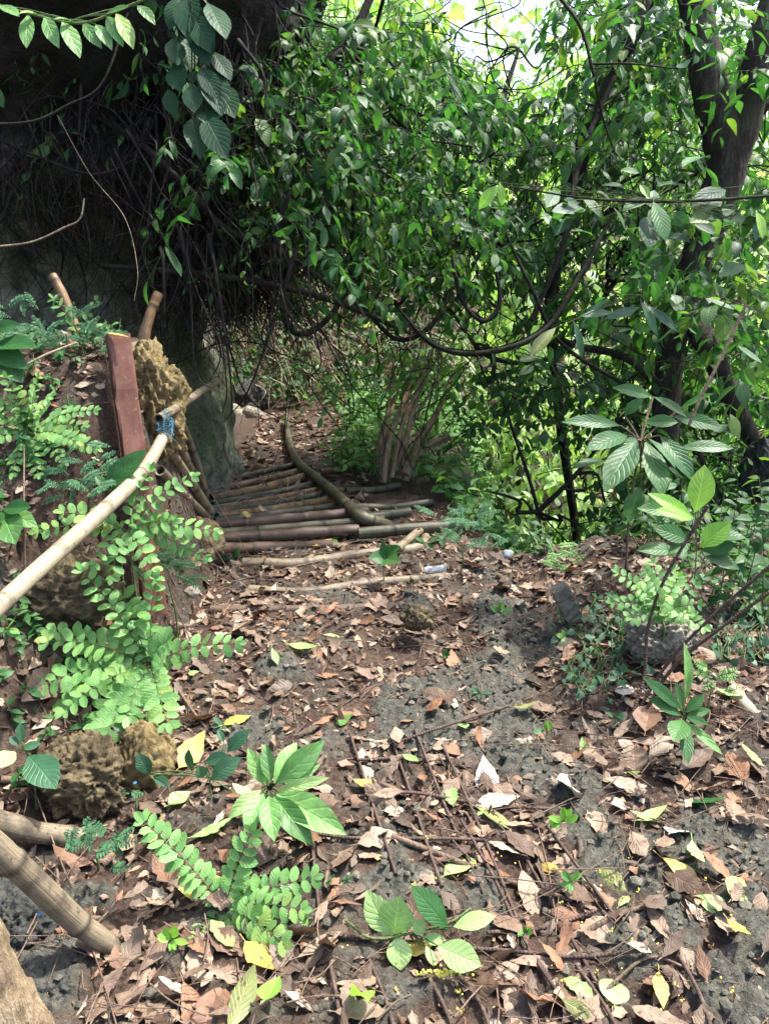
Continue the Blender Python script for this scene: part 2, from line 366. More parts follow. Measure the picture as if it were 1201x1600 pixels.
def b_bark(c0, c1, c2):
    def f(t, P, u, v, r, a):
        mp = nd(t, 'ShaderNodeMapping', i_0=P, i_3=(1, 1, .3)).outputs[0]
        n1 = noise(t, mp, 16, 6, .7, .5); n2 = noise(t, P, 4, 4); n3 = noise(t, mp, 70, 4, .6)
        c = ramp(t, mth(t, 'ADD', mth(t, 'MULTIPLY', n1, .65), mth(t, 'MULTIPLY', n3, .35)), [(.3, c0), (.5, c1), (.72, c2)])
        c = mix(t, ramp(t, n2, [(.5, (0, 0, 0)), (.65, (.5, .5, .5))]), c, (.05, .06, .03))
        return c, .9, mth(t, 'ADD', n1, mth(t, 'MULTIPLY', n3, .4)), 1., .02, .2
    return f
M['bark'] = simple('tree_bark', b_bark((.010, .008, .007), (.035, .029, .023), (.11, .095, .075)))
M['bark_dark'] = simple('dark_branch_bark', b_bark((.008, .007, .006), (.018, .016, .013), (.045, .038, .03)))
M['bark_tan'] = simple('tan_stem_bark', b_bark((.13, .09, .05), (.27, .19, .115), (.42, .32, .21)))
M['bark_pale'] = simple('pale_flaky_bark', b_bark((.04, .028, .015), (.22, .165, .10), (.46, .38, .26)))
M['root'] = simple('thin_root', b_bark((.006, .005, .005), (.022, .018, .017), (.09, .075, .065)))
M['twig'] = simple('dry_twig', b_bark((.07, .045, .03), (.16, .11, .08), (.28, .21, .15)))
M['stem'] = simple('green_stem', b_bark((.05, .08, .03), (.10, .15, .05), (.16, .2, .08)))
M['paleroot'] = simple('pale_dry_vine', b_bark((.14, .11, .07), (.26, .21, .14), (.38, .32, .22)))
def b_redpost(t, P, u, v, r, a):
    mp = nd(t, 'ShaderNodeMapping', i_0=P, i_3=(1, 1, .25)).outputs[0]
    n1 = noise(t, mp, 14, 6, .65); n2 = noise(t, P, 90, 3)
    c = ramp(t, n1, [(.25, (.06, .022, .013)), (.5, (.115, .042, .026)), (.75, (.18, .08, .052))])
    c = mix(t, ramp(t, n2, [(.62, (0, 0, 0)), (.72, (.5, .5, .5))]), c, (.3, .2, .16))
    return c, .6, n1, .5, .006, .4
M['redpost'] = simple('red_brown_paint', b_redpost)
def b_rust(t, P, u, v, r, a):
    n1 = noise(t, P, 50, 5, .65); n2 = noise(t, P, 8, 3)
    c = ramp(t, n1, [(.3, (.035, .022, .016)), (.55, (.08, .052, .04)), (.75, (.16, .115, .09))])
    rib = mth(t, 'SINE', mth(t, 'MULTIPLY', v, 700.))
    return c, .75, mth(t, 'ADD', n1, mth(t, 'MULTIPLY', rib, .3)), .6, .004, .35
M['rust'] = simple('rusty_iron', b_rust)
def b_conc(t, P, u, v, r, a):
    n1 = noise(t, P, 40, 6, .7); return ramp(t, n1, [(.3, (.07, .07, .055)), (.7, (.22, .21, .17))]), .9, n1, 1., .01, .2
M['concrete'] = simple('weathered_concrete', b_conc)
def flatm(name, c, rough=.6, tr=0, alpha=None):
    def f(t, P, u, v, r, a):
        n1 = noise(t, P, 60, 3); return mix(t, n1, tuple(x * .7 for x in c), tuple(min(1, x * 1.3) for x in c)), rough, None, 0, 0, .4
    return simple(name, f)
M['twine'] = flatm('blue_twine', (.04, .15, .21)); M['string'] = flatm('straw_string', (.2, .155, .105))
M['ribbon'] = flatm('red_ribbon', (.5, .12, .07)); M['blossom'] = flatm('yellow_blossom', (.62, .55, .10))
M['bluebit'] = flatm('blue_plastic', (.06, .2, .36))
m, t, o = nt_new('clear_plastic'); b = nd(t, 'ShaderNodeBsdfPrincipled', i_Base_Color=(.8, .86, .9, 1), i_Roughness=.25); b.inputs['Transmission Weight'].default_value = .6; b.inputs['IOR'].default_value = 1.25
t.links.new(b.outputs[0], o.inputs[0]); M['plastic'] = m

# ------------------------------------------------------------------ GROUND
mud_spots = [(660, 1120, 85, 65), (430, 1055, 45, 20), (400, 1140, 55, 30), (790, 980, 60, 60), (850, 1010, 70, 40), (800, 1150, 55, 90), (760, 1060, 80, 50), (880, 1200, 60, 45), (1000, 1330, 95, 55), (930, 1290, 60, 50), (1130, 1330, 90, 60), (1190, 1480, 60, 130),
             (985, 1470, 45, 60), (640, 1400, 90, 40), (650, 960, 30, 30), (1050, 1450, 40, 50), (70, 1520, 90, 80), (130, 1400, 60, 30), (760, 1400, 40, 60), (1160, 1560, 90, 90)]
MS = []
for (a, b_, rx, ry) in mud_spots:
    c = G(a, b_); e = G(a + rx, b_); f = G(a, b_ - ry); g = G(a, b_ + ry)
    MS.append((c[0], c[1], max(abs(e[0] - c[0]), .05), max((f[1] - g[1]) / 2, .05)))
def mudmask(x, y):
    P = np.stack([x, y, x * 0], -1); w = .45 * fbm(P, 6, 3, 5) + .25 * fbm(P, 22, 2, 8); m = np.zeros_like(x)
    for (cx, cy, rx, ry) in MS:
        m = np.maximum(m, 1 - ((x - cx) ** 2 / rx ** 2 + (y - cy) ** 2 / ry ** 2))
    return sm(-.05, .4, m * .8 + w * .8)
def fine(x, y):
    """small relief: clods in the mud, softer crumbs elsewhere"""
    P = np.stack([x, y, x * 0], -1); mk = mudmask(x, y); near = (1 - sm(4.5, 7, y))
    k = np.abs(fbm(P, 20, 2, 1)); k2 = np.abs(vnoise(P, 55, 3))
    z = mk * (.030 * k + .017 * k2 + .012 * vnoise(P, 110, 4)) + (1 - mk) * (.012 * fbm(P, 14, 3, 2) + .006 * vnoise(P, 90, 6))
    return z * near + .05 * fbm(P, 2.2, 3, 11) * near + .15 * fbm(P, .8, 3, 12) * sm(5, 9, y), mk
def axis(lo, hi, st, left, right):
    c = np.arange(lo, hi + st, st); a = [lo]; s = st
    while a[-1] > left: s *= 1.16; a.append(a[-1] - s)
    b2 = [c[-1]]; s = st
    while b2[-1] < right: s *= 1.16; b2.append(b2[-1] + s)
    return np.concatenate([a[:0:-1], c, b2[1:]])
gx = axis(-1.35, 1.75, .011, -200, 200); gy = axis(1.0, 4.2, .011, -80, 350)
X, Y = np.meshgrid(gx, gy); x = X.ravel(); y = Y.ravel(); fz, mk = fine(x, y)
mb = MB(); nx = len(gx); i = (np.arange(len(gy) - 1) * nx)[:, None] + np.arange(nx - 1)[None, :]
att = np.zeros((len(x), 4)); att[:, 0] = mk; att[:, 1] = sm(6.5, 9, y)
mb.add(np.stack([x, y, h(x, y) + fz], -1), np.stack([i, i + 1, i + nx + 1, i + nx], -1).reshape(-1, 4), None, att)
tag(mb.build('ground', M['ground'], origin=(0, 0, 0)), kind='structure')
def hz(x, y):
    x = np.atleast_1d(np.asarray(x, float)); y = np.atleast_1d(np.asarray(y, float)); return (h(x, y) + fine(x, y)[0])

# soil clods scattered on the mud
mb = MB(); cnt = 0; v0, t0 = ICO[1]
xs = rng.uniform(-1.1, 1.9, 15000); ys = rng.uniform(1.0, 3.9, 15000); mm = mudmask(xs, ys); kp = (rng.random(15000) < mm * .5 + .05); xs = xs[kp]; ys = ys[kp]; zs = hz(xs, ys)
sz = rng.gamma(2.0, .0026, len(xs)) + .0022
V = v0[None] * (1 + rng.uniform(-.3, .3, (len(xs), len(v0), 1))) * sz[:, None, None] * np.array([1, 1, .75]) + np.stack([xs, ys, zs + sz * .3], -1)[:, None, :]
T = t0[None] + (np.arange(len(xs)) * len(v0))[:, None, None]; A = np.zeros((len(xs), len(v0), 4)); A[..., 2] = rng.random((len(xs), 1))
mb.add(V.reshape(-1, 3), None, T.reshape(-1, 3), A.reshape(-1, 4))
tag(mb.build('soil_clods', M['clod'], smooth=False, origin=(0, 0, 0)), 'crumbly grey soil clods and grit strewn over the bare patches of the path', 'soil', kind='stuff')

# ------------------------------------------------------------------ CLIFF with overhang
pc = spline([(-7, 2.6, 0), (-3.6, 3.95, 0), (-2.1, 4.45, 0), (-1.38, 4.72, 0), (-1.12, 5.05, 0), (-1.15, 5.6, 0), (-1.6, 6.8, 0), (-2.6, 10, 0)], 34)
pt = nrm(np.gradient(pc, axis=0)); pn = np.stack([pt[:, 1], -pt[:, 0], pt[:, 0] * 0], -1)
zz = np.linspace(-.6, 6.5, 190)
v = pc[:, None, :] + np.array([0, 0, 1.])[None, None, :] * zz[None, :, None]
out = .45 * sm(1.25, 1.9, zz) + .25 * sm(1.9, 3.2, zz) - .8 * sm(4.5, 6.5, zz) + .12 * np.cos(zz * 2.2)
foldback = np.ones(len(pc))
v = v + pn[:, None, :] * (out[None, :] * foldback[:, None])[..., None]
fl = v.reshape(-1, 3); dsp = .22 * fbm(fl, 1.2, 4, 3) + .07 * fbm(fl, 6, 3, 5) + .03 * np.abs(fbm(fl, 18, 2, 7)) - .10 * np.abs(fbm(fl * [1, 1, .35], 2.6, 2, 21))
fl = fl + np.repeat(pn, len(zz), 0) * dsp[:, None]
mb = MB(); nz = len(zz); i = (np.arange(len(pc) - 1) * nz)[:, None] + np.arange(nz - 1)[None, :]
mb.add(fl, np.stack([i, i + nz, i + nz + 1, i + 1], -1).reshape(-1, 4))
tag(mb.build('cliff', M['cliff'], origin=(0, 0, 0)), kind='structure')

def wig(a, b, n=5, amp=.08):
    a = np.asarray(a); b = np.asarray(b); L = np.linalg.norm(b - a)
    return spline([a + (b - a) * t + (rng.normal(0, amp * L, 3) if 0 < t < 1 else 0) for t in np.linspace(0, 1, n)], 5)
# ------------------------------------------------------------------ hanging roots below the overhang (nobody could count them)
mb = MB()
for k in range(2600):
    px = random.uniform(-60, 640); top = W(px, random.uniform(-40, 400), random.uniform(3.75, 4.7))
    if px > 340 and random.random() < (px - 340) / 170: continue
    if px < 230 and top[2] < 1.75 + .2 * random.random(): continue
    L = random.uniform(.25, .95); dr = np.array([random.uniform(-.5, .6), random.uniform(-.3, .2), 0]) * L
    P = [top, top + dr * .3 - [0, 0, L * .35] + rng.normal(0, .05, 3), top + dr * .8 - [0, 0, L * .75] + rng.normal(0, .07, 3), top + dr * 1.2 - [0, 0, L * .95] + rng.normal(0, .1, 3)]
    tube(mb, spline(P, 4), [random.choice([.002, .003, .004, .004, .006, .012]), .0012], 4, .3, 30, cap=False)
for k in range(900):
    top = W(random.uniform(-60, 270), random.uniform(-40, 250), random.uniform(3.7, 4.3)); L = random.uniform(.2, .7); q = top + [random.uniform(-.4, .4), random.uniform(-.2, .1), -L]
    tube(mb, wig(top, q, 4, .12), [random.choice([.002, .003, .005, .009]), .0012], 4, cap=False)
for k in range(1100):
    top = W(random.gauss(370, 45), random.uniform(330, 440), random.uniform(4.4, 5.2)); L = random.uniform(.15, .4)
    P = [top, top + rng.normal(0, .07, 3) - [0, 0, L * .5], top + rng.normal(0, .1, 3) - [0, 0, L]]
    tube(mb, spline(P, 3), [.003, .0012], 3, cap=False)
tag(mb.build('hanging_roots', M['root'], origin=(0, 0, 0)), 'dense dark curtain of thin roots and dead vines under the cliff overhang', 'roots', kind='stuff')

# ------------------------------------------------------------------ foliage clouds
def cloud(lb, tb, regs, lsize=(.06, .1), shape='ovate', wr=.42, nl=(6, 11), dec=6, tl=(.25, .55), droop=.45, gap=None, twr=.003):
    """regs: (px,py,rx,ry,d0,d1,n) volumes filled with drooping leafy twigs"""
    B = {k: [[], [], [], [], [], []] for k in (shape, 'oval', 'lance')}
    for (cx, cy, rx, ry, d0, d1, n) in regs:
        for k in range(n):
            while True:
                a, b = random.uniform(-1, 1), random.uniform(-1, 1)
                if a * a + b * b < 1: break
            px, py = cx + a * rx, cy + b * ry
            if gap and any(((px - g[0]) / g[2]) ** 2 + ((py - g[1]) / g[3]) ** 2 < random.uniform(.7, 1.1) for g in gap): continue
            o = W(px, py, random.uniform(d0, d1)); ln = random.uniform(*tl)
            az = random.uniform(0, 6.283); dd = nrm([math.cos(az), math.sin(az) * .8, random.uniform(-.5, .35)])
            P = np.array([o + dd * ln * t - np.array([0, 0, 1]) * droop * ln * t * t + (rng.normal(0, .012, 3) if 0 < t < 1 else 0) for t in np.linspace(0, 1, 6)])
            tube(tb, P, [twr, twr * .4], 3, cap=False)
            m = random.randint(*nl); tt = np.linspace(.1, 1, m); sc = random.choice([.6, .8, 1, 1, 1.15, 1.35]); rb = random.random(); sk = random.choice([shape, shape, 'oval', 'lance']); X = B[sk]
            for q, s in enumerate(tt):
                if random.random() < .12: continue
                f = s * 5; i0 = min(int(f), 4); p = P[i0] + (P[i0 + 1] - P[i0]) * (f - i0); tg = nrm(P[i0 + 1] - P[i0])
                sd_ = nrm(np.cross(tg, [0, 0, 1])) * (1 if q % 2 else -1)
                if q == m - 1: sd_ = sd_ * .1
                D = tg * .6 + sd_ * .85 + rng.normal(0, .3, 3) - [0, 0, random.uniform(.1, .8)]; l = random.uniform(*lsize) * sc * (.75 + .35 * math.sin(s * 3))
                X[0].append(p); X[1].append(D); X[2].append(np.array([0, 0, 1]) + rng.normal(0, .5, 3)); X[3].append(l); X[4].append(min(1, max(0, rb + random.gauss(0, .15)))); X[5].append(random.uniform(.75, 1.25) * (wr if sk == shape else (.5 if sk == 'oval' else .28)))
    for sk, X in B.items():
        if not X[0]: continue
        L = np.array(X[3]); leaves(lb, np.array(X[0]), np.array(X[1]), np.array(X[2]), L, L * np.array(X[5]), rng.uniform(-.1, .8, len(L)), rng.uniform(.02, .5, len(L)), sk, 2, dec=dec, rnd=np.array(X[4]))
def limb(mb, pts, r, ns=8, rough=.12, n=8, rs=14):
    """pts are (px,py,d)"""
    tube(mb, spline([W(*p) if len(p) == 3 else p for p in pts], n), r, ns, rough, rs)
def tree(name, label, cat, limbs, regs, leafm, barkm='bark_dark', group=None, base=None, extra=24, **kw):
    first = limbs[0][0][0]; b = W(*first) if base is None else base
    g = np.array([b[0], b[1], h(b[0], b[1]) - .1])
    root = empty(name, g, label, cat, group)
    tb = MB()
    for k, (pts, r) in enumerate(limbs):
        pts = [W(*p) for p in pts]
        if k == 0: pts = [g] + pts
        tube(tb, spline(pts, 8), r, 10, .12, 14)
    br = MB(); lb = MB()
    cloud(lb, br, regs, **kw)
    ends = [W(*p) for pts, r in limbs for p in pts]
    for k in range(extra):
        rr = random.choice(regs); e = W(rr[0] + random.uniform(-1, 1) * rr[2], rr[1] + random.uniform(-1, 1) * rr[3], random.uniform(rr[4], rr[5]))
        s = min(ends, key=lambda q: np.linalg.norm(q - e)); tube(br, wig(s, e, 6, .1), [random.uniform(.008, .018), .003], 5, .1, cap=False)
    tb.build('trunk', M[barkm], root); br.build('branches', M[barkm], root); lb.build('crown', M[leafm], root)
    return root

# trees close to the path
tree('leaning_tree', 'dark leaning tree whose limbs hang over the middle of the path', 'tree',
     [([(-60, 250, 6.5), (60, 60, 5.6), (200, -60, 5.2)], [.16, .12, .09, .06]),
      ([(200, -60, 5.2), (360, 115, 4.6), (460, 132, 4.5), (540, 70, 4.4), (590, -30, 4.4)], [.03, .025, .028, .022])],
     [(520, 150, 200, 160, 4.2, 5.6, 170), (600, 330, 170, 130, 4.4, 5.8, 115), (400, 60, 190, 100, 4.0, 5.0, 110), (520, 130, 200, 150, 3.8, 4.6, 110), (590, 330, 160, 130, 3.9, 4.8, 85), (440, 250, 90, 110, 3.8, 4.3, 30), (540, 120, 230, 140, 4.6, 6.2, 70), (650, 250, 200, 150, 5.2, 6.6, 90), (600, 455, 130, 50, 4.8, 6.0, 32), (500, 360, 90, 90, 4.6, 5.4, 12)],
     'leaf_mid', lsize=(.05, .10), tl=(.2, .55), nl=(8, 15))
tree('canopy_tree', 'large tree whose dark curved boughs arch across the right of the view', 'tree',
     [([(905, 900, 6.6), (870, 620, 6.5), (865, 420, 6.3), (930, 170, 6.2), (1040, -60, 6.0)], [.035, .035, .04, .06, .07, .065]),
      ([(865, 420, 6.3), (960, 330, 6.1), (1100, 260, 5.9), (1230, 130, 5.8)], [.05, .045, .04, .03]),
      ([(620, 480, 5.2), (680, 540, 5.3), (760, 550, 5.5), (850, 515, 5.9), (905, 430, 6.2)], [.012, .02, .024, .03, .035]),
      ([(715, 425, 5.3), (725, 475, 5.3), (755, 500, 5.3), (778, 480, 5.4), (775, 380, 5.5), (760, 200, 5.6)], [.010, .013, .014, .012, .01, .008]),
      ([(700, 480, 5.3), (770, 560, 5.4), (880, 550, 5.8), (960, 440, 6.0)], [.01, .016, .018, .02])],
     [(790, 270, 190, 140, 4.6, 6.6, 190), (900, 390, 160, 110, 5.0, 6.6, 120), (980, 130, 170, 150, 5.0, 7.2, 190), (700, 130, 70, 110, 4.8, 6, 45), (1100, 360, 110, 150, 5.8, 7.4, 60), (720, 410, 120, 70, 4.8, 5.8, 36)],
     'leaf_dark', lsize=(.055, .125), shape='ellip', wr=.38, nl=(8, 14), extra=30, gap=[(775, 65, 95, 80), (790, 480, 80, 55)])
tree('forked_tree', 'stout forked tree with rough grey bark at the right edge', 'tree',
     [([(1040, 860, 5.2), (1040, 620, 5.1), (1062, 480, 5.0), (1105, 360, 4.9), (1135, 250, 4.85), (1110, 150, 4.8), (1085, 0, 4.8), (1075, -80, 4.8)], [.10, .09, .085, .085, .10, .11, .12, .10, .09, .085]),
      ([(1130, 290, 4.85), (1160, 200, 4.8), (1185, 90, 4.7), (1225, -60, 4.7)], [.09, .095, .085, .08]),
      ([(1070, 480, 5.0), (1110, 550, 4.8), (1150, 640, 4.9), (1190, 720, 5.1)], [.075, .07, .06, .05]),
      ([(1045, 620, 5.1), (980, 560, 5.0), (900, 540, 5.2), (860, 520, 5.4)], [.035, .026, .022, .012])],
     [(1120, 60, 130, 120, 4.9, 6.2, 90), (1180, 330, 90, 160, 4.9, 6.2, 75), (1050, 520, 120, 90, 5.0, 6.2, 90), (1170, 560, 60, 120, 5.0, 6.2, 70), (1030, 130, 70, 140, 4.2, 4.8, 26), (1150, 60, 60, 90, 4.0, 4.6, 18), (1010, 0, 120, 60, 4.6, 5.6, 50), (1070, 400, 110, 110, 4.0, 4.9, 42), (1160, 470, 70, 120, 4.1, 4.8, 26)],
     'leaf_mid', barkm='bark', lsize=(.07, .13), extra=8)
tree('small_dark_tree', 'slender dark-leaved tree standing past the crest right of the path', 'tree',
     [([(835, 890, 5.2), (840, 800, 5.2), (790, 640, 5.2), (760, 540, 5.2)], [.014, .013, .012, .01, .007]),
      ([(840, 800, 5.2), (900, 740, 5.2), (980, 640, 5.2)], [.02, .014, .008])],
     [(780, 610, 90, 70, 4.9, 6.0, 55), (880, 600, 110, 60, 4.9, 6.0, 60), (740, 780, 40, 80, 4.9, 5.8, 14), (970, 750, 80, 90, 5.0, 6, 40), (850, 840, 120, 40, 4.9, 5.8, 12), (1000, 620, 90, 80, 5.0, 6, 45)],
     'leaf_dark', lsize=(.05, .09), shape='oval', wr=.5, gap=[(815, 735, 95, 85), (890, 810, 60, 70), (700, 720, 30, 40)], extra=22)
tree('low_bushy_tree', 'low bushy tree filling the slope below the forked trunk', 'tree',
     [([(1130, 900, 4.9), (1120, 800, 4.9), (1090, 700, 5.0)], [.04, .035, .025, .015])],
     [(1100, 790, 110, 100, 4.7, 5.6, 120), (1180, 700, 60, 120, 4.7, 5.6, 70), (1000, 830, 110, 50, 4.4, 5.2, 36), (900, 850, 60, 40, 4.6, 5.4, 14)], 'leaf_mid', lsize=(.06, .11), extra=10)

tree('cave_top_shrub', 'very dark leafy shrub hanging from the top of the cave mouth', 'shrub',
     [([(60, -60, 4.6), (160, 20, 4.2), (260, 90, 4.0)], [.03, .02, .01])],
     [(150, 50, 190, 80, 3.6, 4.2, 60), (330, 170, 90, 120, 3.7, 4.2, 50), (40, 150, 90, 80, 3.7, 4.3, 22), (380, 330, 60, 60, 3.8, 4.3, 12)],
     'leaf_mid', lsize=(.06, .11), base=W(0, 0, 5.2), extra=24)
# trees behind, in open light
far = [('slim bright tree low down behind the curved boughs', 720, 560, 150, 130, 9, 11, 150), ('pale sunlit tree in the gap right of the stems', 820, 720, 120, 110, 9, 11.5, 130),
       ('bright tree behind the slender dark tree', 920, 860, 130, 110, 8.5, 10.5, 120), ('bright tree directly behind the forked trunk', 1090, 640, 150, 150, 9, 12, 170),
       ('tall light green tree under the brightest patch of sky', 800, 180, 190, 130, 9, 12, 170), ('tall tree behind the upper right canopy', 1080, 200, 190, 180, 9, 12, 190),
       ('light green tree behind the hanging boughs in the middle', 600, 380, 150, 170, 9.5, 12, 200), ('pale tree above the far end of the path', 480, 520, 110, 90, 9.5, 12, 110)]
for k, (lb_, cx, cy, rx, ry, d0, d1, n) in enumerate(far):
    tree('background_tree', lb_, 'tree', [([(cx + 20, cy + ry, (d0 + d1) / 2), (cx - 15, cy, (d0 + d1) / 2), (cx + 10, cy - ry * .8, (d0 + d1) / 2)], [.09, .08, .05, .02])],
         [(cx, cy, rx, ry, d0, d1, n)], 'leaf_lime' if 'brightest' in lb_ else ('leaf_back' if k in (1, 2, 0) else 'leaf_far'), barkm='bark', group='trees in open light behind the path', lsize=(.13, .22), tl=(.5, 1.0), extra=10, nl=(7, 12), gap=[(785, 45, 85, 70)])  # trees in bright gaps take paler leaf colours that stand for sun and backlight
# far wooded hillside
lb = MB(); br = MB()
O = []; n = 16000
xs = rng.uniform(-14, 26, n); ys = 13 + 30 * rng.random(n) ** 1.3; zs = h(xs, ys) + rng.gamma(2., 1.2, n) * (.6 + .05 * (ys - 13))
leaves(lb, np.stack([xs, ys, zs], -1), rng.normal(0, 1, (n, 3)) - [0, 0, .4], rng.normal(0, .6, (n, 3)) + [0, -.3, 1], rng.uniform(.3, .6, n), rng.uniform(.18, .32, n), .3, .2, 'ovate', 2, dec=5)
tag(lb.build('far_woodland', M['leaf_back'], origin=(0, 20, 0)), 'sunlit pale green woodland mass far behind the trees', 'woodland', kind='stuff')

# ------------------------------------------------------------------ undergrowth beyond the path
def ground_leaves(name, label, cat, boxes, leafm, lsize, shape='ovate', wr=.45, wind=6, hgt=.25):
    lb = MB(); br = MB()
    for (x0, x1, y0, y1, n) in boxes:
        for k in range(n):
            x_, y_ = random.uniform(x0, x1), random.uniform(y0, y1); z_ = float(h(x_, y_)); H = hgt * random.uniform(.4, 1.3)
            b0 = np.array([x_, y_, z_]); e = b0 + [random.gauss(0, H * .35), random.gauss(0, H * .35), H]
            tube(br, np.array([b0, (b0 + e) / 2, e]), .0025, 3, cap=False); m = random.randint(5, 9)
            az = rng.uniform(0, 6.28, m); hh = rng.uniform(.3, 1, m)[:, None]
            O = b0 + (e - b0) * hh; D = np.stack([np.cos(az), np.sin(az), rng.uniform(-.5, .5, m)], -1); L = rng.uniform(*lsize, m)
            leaves(lb, O, D, np.array([0, -.3, 1]) + rng.normal(0, .3, (m, 3)), L, L * wr, .35, .2, shape, 2, dec=6)
    o = br.build(name, M['stem'], origin=(0, 0, 0)); tag(o, label, cat, kind='stuff')
    lb.build('foliage', M[leafm], o, origin=(0, 0, 0)); return o
ground_leaves('undergrowth', 'thick low green undergrowth on the bank right of the far path', 'undergrowth', [(-.35, .1, 5.4, 8.2, 160), (.1, 1.4, 6.8, 8.8, 330), (.1, .8, 5.2, 6.3, 30), (.42, .95, 4.1, 5.6, 60), (1.3, 2.4, 4.6, 7, 150)], 'leaf_far', (.06, .11), hgt=.26)
ground_leaves('bank_seedlings', 'small leafy weeds covering the soil of the left bank around the bigger plants', 'undergrowth', [(-1.6, -.98, 2.3, 3.4, 80), (-1.3, -.9, 1.7, 2.4, 22)], 'leaf_shrub', (.03, .055), hgt=.10)
ground_leaves('bank_plants', 'low dark leafy plants crowding the bank at the right edge behind the mound', 'undergrowth', [(1.15, 2.6, 2.75, 4.3, 230), (.75, 1.5, 3.75, 4.4, 40)], 'leaf_mid', (.05, .09), hgt=.28)
ground_leaves('hillside_plants', 'scattered leafy plants on the red earth slope beyond the path', 'undergrowth', [(-2.2, 1.8, 7.7, 11, 800)], 'leaf_mid', (.07, .12), hgt=.45)
mb = MB()
for k in range(480):   # dry creepers on the far slope
    x_, y_ = random.uniform(-1.9, .9), random.uniform(7.6, 10.5); p = np.array([x_, y_, float(h(x_, y_)) + random.uniform(.1, 1.1)]); L = random.uniform(.3, 1.1)
    P = [p, p + [random.uniform(-.2, .2), -.05, -.2 * L], p + [random.uniform(-.4, .4) * L, -.2, -.7 * L]]
    tube(mb, spline(P, 4), random.uniform(.003, .008), 3, cap=False)
tag(mb.build('dry_creepers', M['paleroot'], origin=(0, 0, 0)), 'tangle of pale dry creepers hanging on the far red slope', 'creepers', kind='stuff')
mb = MB()
for k in range(360):   # thin vines threading through the canopy
    p = W(random.uniform(380, 1150), random.uniform(-20, 560), random.uniform(4.6, 6.4)); q = p + [random.gauss(0, .5), random.gauss(0, .3), random.gauss(-.35, .4)]
    tube(mb, wig(p, q, 5, .1), random.uniform(.002, .006), 3, cap=False)
tag(mb.build('twig_tangle', M['bark_dark'], origin=(0, 0, 0)), 'tangle of thin dark twigs threading the canopy over the path', 'twigs', kind='stuff')

# stems clump (tan coppiced stems)
g = G(655, 742); root = empty('coppiced_shrub', g, 'clump of smooth tan stems rising beyond the bamboo deck', 'shrub'); D0 = depth(g) - .35
for (bx, by, tx, ty, r) in [(592, 745, 606, 640, .018), (598, 748, 636, 612, .024), (604, 745, 612, 600, .016), (612, 740, 652, 606, .018), (630, 720, 662, 598, .02), (634, 745, 684, 640, .026), (640, 742, 682, 650, .02), (625, 735, 640, 610, .016), (594, 740, 620, 615, .015), (618, 730, 672, 612, .015)]:
    mb = MB(); dd = D0 + random.uniform(-.1, .1); tube(mb, spline([W(bx, by + 6, dd), W((bx + tx) / 2 - 6, (by + ty) / 2, dd), W(tx, ty, dd + .2), W(tx + (tx - bx) * .5, ty - 60, dd + .4)], 6), [r, r * .9, r * .7, r * .4], 8, .12, 20)
    mb.build('stem', M['bark_tan'], root)
mb = MB(); tube(mb, spline([W(632, 742, D0 - .1), W(652, 705, D0), W(700, 682, D0 + .1)], 6), [.03, .036, .03], 10, .1, 14); mb.build('stump', M['bark_tan'], root)
lb = MB(); br = MB(); cloud(lb, br, [(650, 575, 90, 25, D0 - .2, D0 + .6, 34), (560, 600, 50, 25, D0 + .2, D0 + .8, 14)], lsize=(.06, .1)); br.build('twigs', M['bark_tan'], root); lb.build('crown', M['leaf_far'], root)

# ------------------------------------------------------------------ ROCKS
def mkrock(label, px, py, d, r, mat, sub=5, **kw):
    mb = MB(); rock(mb, W(px, py, d), r, sub, **kw); return tag(mb.build('rock', M[mat]), label, 'rock')
mkrock('yellow-tan pitted limestone block behind the red-brown post', 228, 640, 3.42, (.155, .16, .245), 'rock_tan', 6, amp=.5, sc=1.7, seed=3, pits=.13, flat=.15)
mkrock('brown crusty boulder under the big pinnate plant on the left', 140, 1222, 2.36, (.125, .12, .125), 'rock_brown', 6, amp=.55, sc=1.7, seed=8, pits=.16, flat=.1)
mkrock('small yellowish crusty rock below the left plant, beside the brown boulder', 228, 1190, 2.45, (.09, .1, .13), 'rock_tan', 5, amp=.3, sc=1.8, seed=12, pits=.1)
mkrock('mossy brown stone at the foot of the bank beside the bamboo deck', 300, 850, 3.9, (.17, .16, .14), 'rock_brown', 5, amp=.25, sc=1.8, seed=15)
mkrock('pale pitted rock with dark holes on the right mound', 1035, 1000, 2.98, (.13, .10, .12), 'rock_grey', 6, amp=.3, sc=1.9, seed=21, pits=.14)
mkrock('tan rock half buried in the left bank beside the pole', 90, 925, 2.75, (.22, .15, .13), 'rock_brown', 5, amp=.3, sc=1.8, seed=25, pits=.12)
mkrock('grey wet boulder in the lower left corner', 25, 1455, 2.0, (.13, .12, .12), 'rock_dark', 6, pits=.12, amp=.35, sc=2.2, seed=28)
mkrock('dark flat stone beneath the leaning trunk in the corner', 90, 1545, 1.85, (.14, .12, .07), 'rock_dark', 6, pits=.12, amp=.4, sc=2.4, seed=29)
mkrock('mossy grey boulder standing between trees at the right edge', 1203, 745, 4.8, (.17, .2, .25), 'rock_dark', 6, amp=.4, sc=2.0, seed=31)
mkrock('grey boulder at the far end of the path, against the cliff', 385, 628, 8.0, (.24, .2, .22), 'rock_dark', 5, amp=.25, sc=1.8, seed=33)
mkrock('low tan lump of rock in the middle of the path', 650, 965, 3.2, (.06, .05, .05), 'rock_brown', 5, amp=.4, sc=2.2, seed=35, pits=.1)
mkrock('white crumbly stone beside the dark ferny plant', 300, 925, 3.15, (.03, .03, .025), 'rock_grey', 3, amp=.3, sc=2, seed=38)
mkrock('dark stone under the left bank plants', 40, 850, 2.9, (.1, .1, .09), 'rock_dark', 5, amp=.3, sc=2, seed=39)
